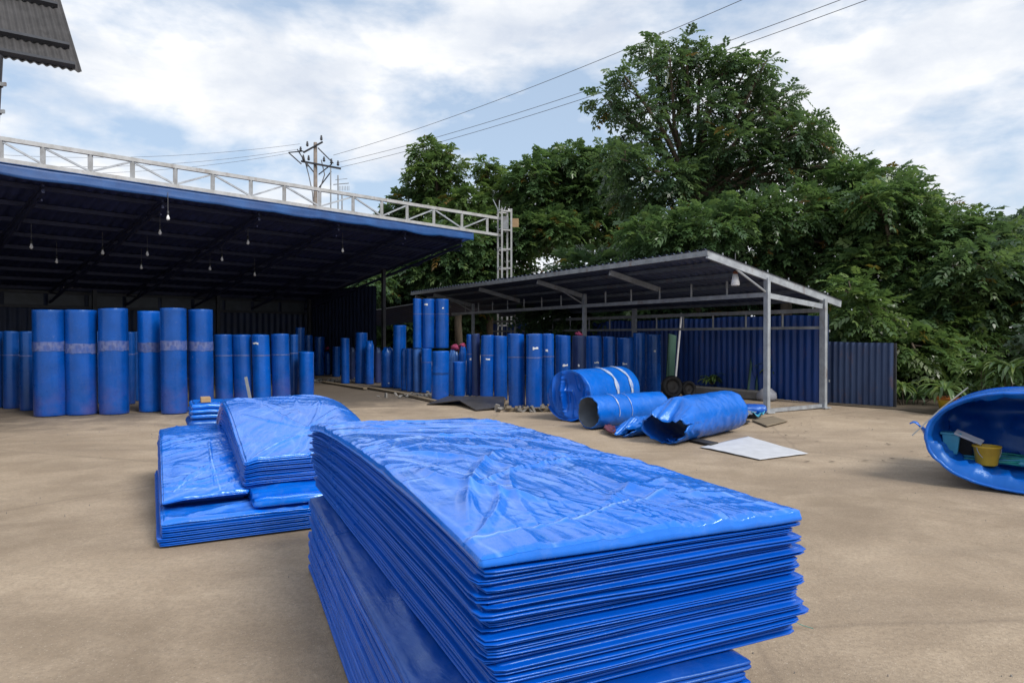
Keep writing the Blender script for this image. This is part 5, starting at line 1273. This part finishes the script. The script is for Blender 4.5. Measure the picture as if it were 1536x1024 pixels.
tree('narrow spiky bright tree between the lone tree and the gantry tower', 31,
     [(728, 248, 14, 14), (740, 265, 20, 14), (748, 290, 30, 20), (705, 300, 28, 18), (775, 275, 22, 16), (690, 325, 30, 18), (735, 330, 36, 22)], 'leaf_light', 7, 1.2, .48, .05, .22, trunk=735, group=GT, shrink=.8, hole=.28)
tree('bushy green tree right behind the gantry tower', 30,
     [(800, 262, 30, 22), (830, 245, 30, 18), (860, 240, 26, 18), (810, 305, 40, 28), (860, 290, 42, 30), (905, 245, 36, 22), (900, 290, 45, 30), (790, 350, 40, 25), (840, 345, 45, 26), (900, 340, 50, 30), (950, 330, 40, 25)], 'leaf_mid', 8, 1.1, .5, .052, .22, trunk=845, group=GT)
tree('low dark tree behind the gantry posts and the right end of the hall', 29.5,
     [(620, 370, 34, 24), (670, 365, 40, 26), (715, 370, 38, 24), (640, 405, 50, 22), (700, 410, 45, 22), (590, 400, 34, 20), (755, 385, 34, 24), (760, 420, 36, 18), (550, 425, 34, 18)], 'leaf_mid', 9, 1.1, .5, .052, .22, trunk=690, group=GT)
tree('gloomy tree closing the view under the hall roof edge', 32,
     [(500, 440, 50, 30), (560, 445, 50, 30), (620, 440, 50, 28), (680, 445, 50, 30), (530, 490, 60, 30), (600, 490, 60, 30), (670, 490, 60, 30), (740, 460, 50, 40), (480, 480, 40, 30), (590, 330, 22, 14), (612, 305, 22, 12)], 'leaf_dark', 10, 1.2, .55, .065, .26, trunk=600, group=GT)
tree('dense dark bush mass behind the shed and its blue wall', 22.5,
     [(960, 400, 60, 30), (1040, 395, 60, 30), (880, 405, 50, 26), (1120, 420, 60, 30), (1190, 440, 50, 40), (900, 450, 60, 30), (1000, 450, 60, 30), (1100, 470, 60, 30), (850, 470, 60, 30), (950, 485, 60, 30), (1040, 480, 60, 30), (1200, 480, 50, 36)], 'leaf_dark', 11, .9, .5, .055, .22, trunk=1000, group=GT)
tree('hazy far tree just visible past the right end of the woods', 42, [(1520, 350, 26, 16), (1550, 345, 30, 20), (1500, 362, 20, 12), (1540, 372, 30, 16), (1590, 350, 30, 24)], 'leaf_pale', 12, 1.1, .8, .09, .36, trunk=1545, group=GT)
for q, (px, d, bl, lb_, mt) in enumerate(((1440, 17.2, [(1400, 560, 40, 26), (1440, 570, 40, 24), (1360, 560, 26, 26), (1420, 590, 40, 18)], 'dark undergrowth bush behind the yellow pot', 'leaf_dark'),
     (1510, 16.6, [(1500, 530, 50, 30), (1540, 560, 50, 35), (1470, 570, 40, 28), (1590, 540, 50, 40), (1550, 600, 50, 20)], 'dark undergrowth bush behind the big open ring', 'leaf_dark'),
     (1290, 17.0, [(1270, 500, 34, 20), (1310, 505, 34, 18), (1240, 500, 20, 30), (1350, 530, 30, 30), (1345, 570, 20, 26)], 'dark thicket standing behind the navy fence', 'leaf_dark'),
     (1640, 13.0, [(1620, 520, 60, 60), (1660, 470, 60, 60), (1640, 600, 60, 40)], 'dark bush just beyond the right edge', 'leaf_dark'))):
    tree(lb_, d, bl, mt, 40+q, 1.15, .4, .045, .17, trunk=px, name='undergrowth_bush', group='dark bushes under the trees', cat='bush', tr=.06)

# ------------------------------------------------------------------ grit and litter on the yard
def scatter(name, n, xr, yr, smin, smax, mat, label, seed, flat=.5, avoid=True, leafy=False):
    rr = np.random.default_rng(seed); V = []; Fq = []; k = 0
    while k < n:
        x = rr.uniform(*xr); y = yr[0]+(yr[1]-yr[0])*rr.random()**1.5
        if vn(np.array(x*.5+3), np.array(y*.5), seed) < rr.uniform(.2, .75): 
            n -= 1; continue
        s_ = rr.uniform(smin, smax)*(1 if rr.random() < .9 else 1.8); q = rr.uniform(0, 6.28); c_, d_ = math.cos(q), math.sin(q); b0 = len(V); z0 = -.012
        if leafy:
            for a_, e in ((-1, 0), (0, -.4), (1, 0), (0, .4)): V.append((x+s_*(a_*c_-e*d_), y+s_*(a_*d_+e*c_), .006+abs(a_)*s_*.2*rr.random()))
            Fq.append((b0, b0+1, b0+2, b0+3))
        else:
            for a_, e, h in ((-1, -.7, 0), (.9, -.8, 0), (1, .7, 0), (-.8, .9, 0), (-.4, -.3, flat), (.5, -.4, flat*.8), (.4, .4, flat), (-.5, .3, flat*.7)):
                a_ += rr.normal(0, .2); V.append((x+s_*(a_*c_-e*d_), y+s_*(a_*d_+e*c_), z0+.0+s_*h*1.6+(.012 if h else 0)))
            for f in ((4, 5, 6, 7), (0, 1, 5, 4), (1, 2, 6, 5), (2, 3, 7, 6), (3, 0, 4, 7)): Fq.append(tuple(b0+i_ for i_ in f))
        k += 1
    tag(mesh_obj(name, V, Fq, mat), label, kind='stuff')
scatter('gravel', 700, (-7, 8), (3, 13), .0015, .004, M['ledge'], 'scattered grit and small stones on the yard', 51)
scatter('fallen_leaves', 260, (3.5, 14), (8, 15.5), .02, .05, M['bark'], 'dry leaves fallen near the trees', 53, leafy=True)
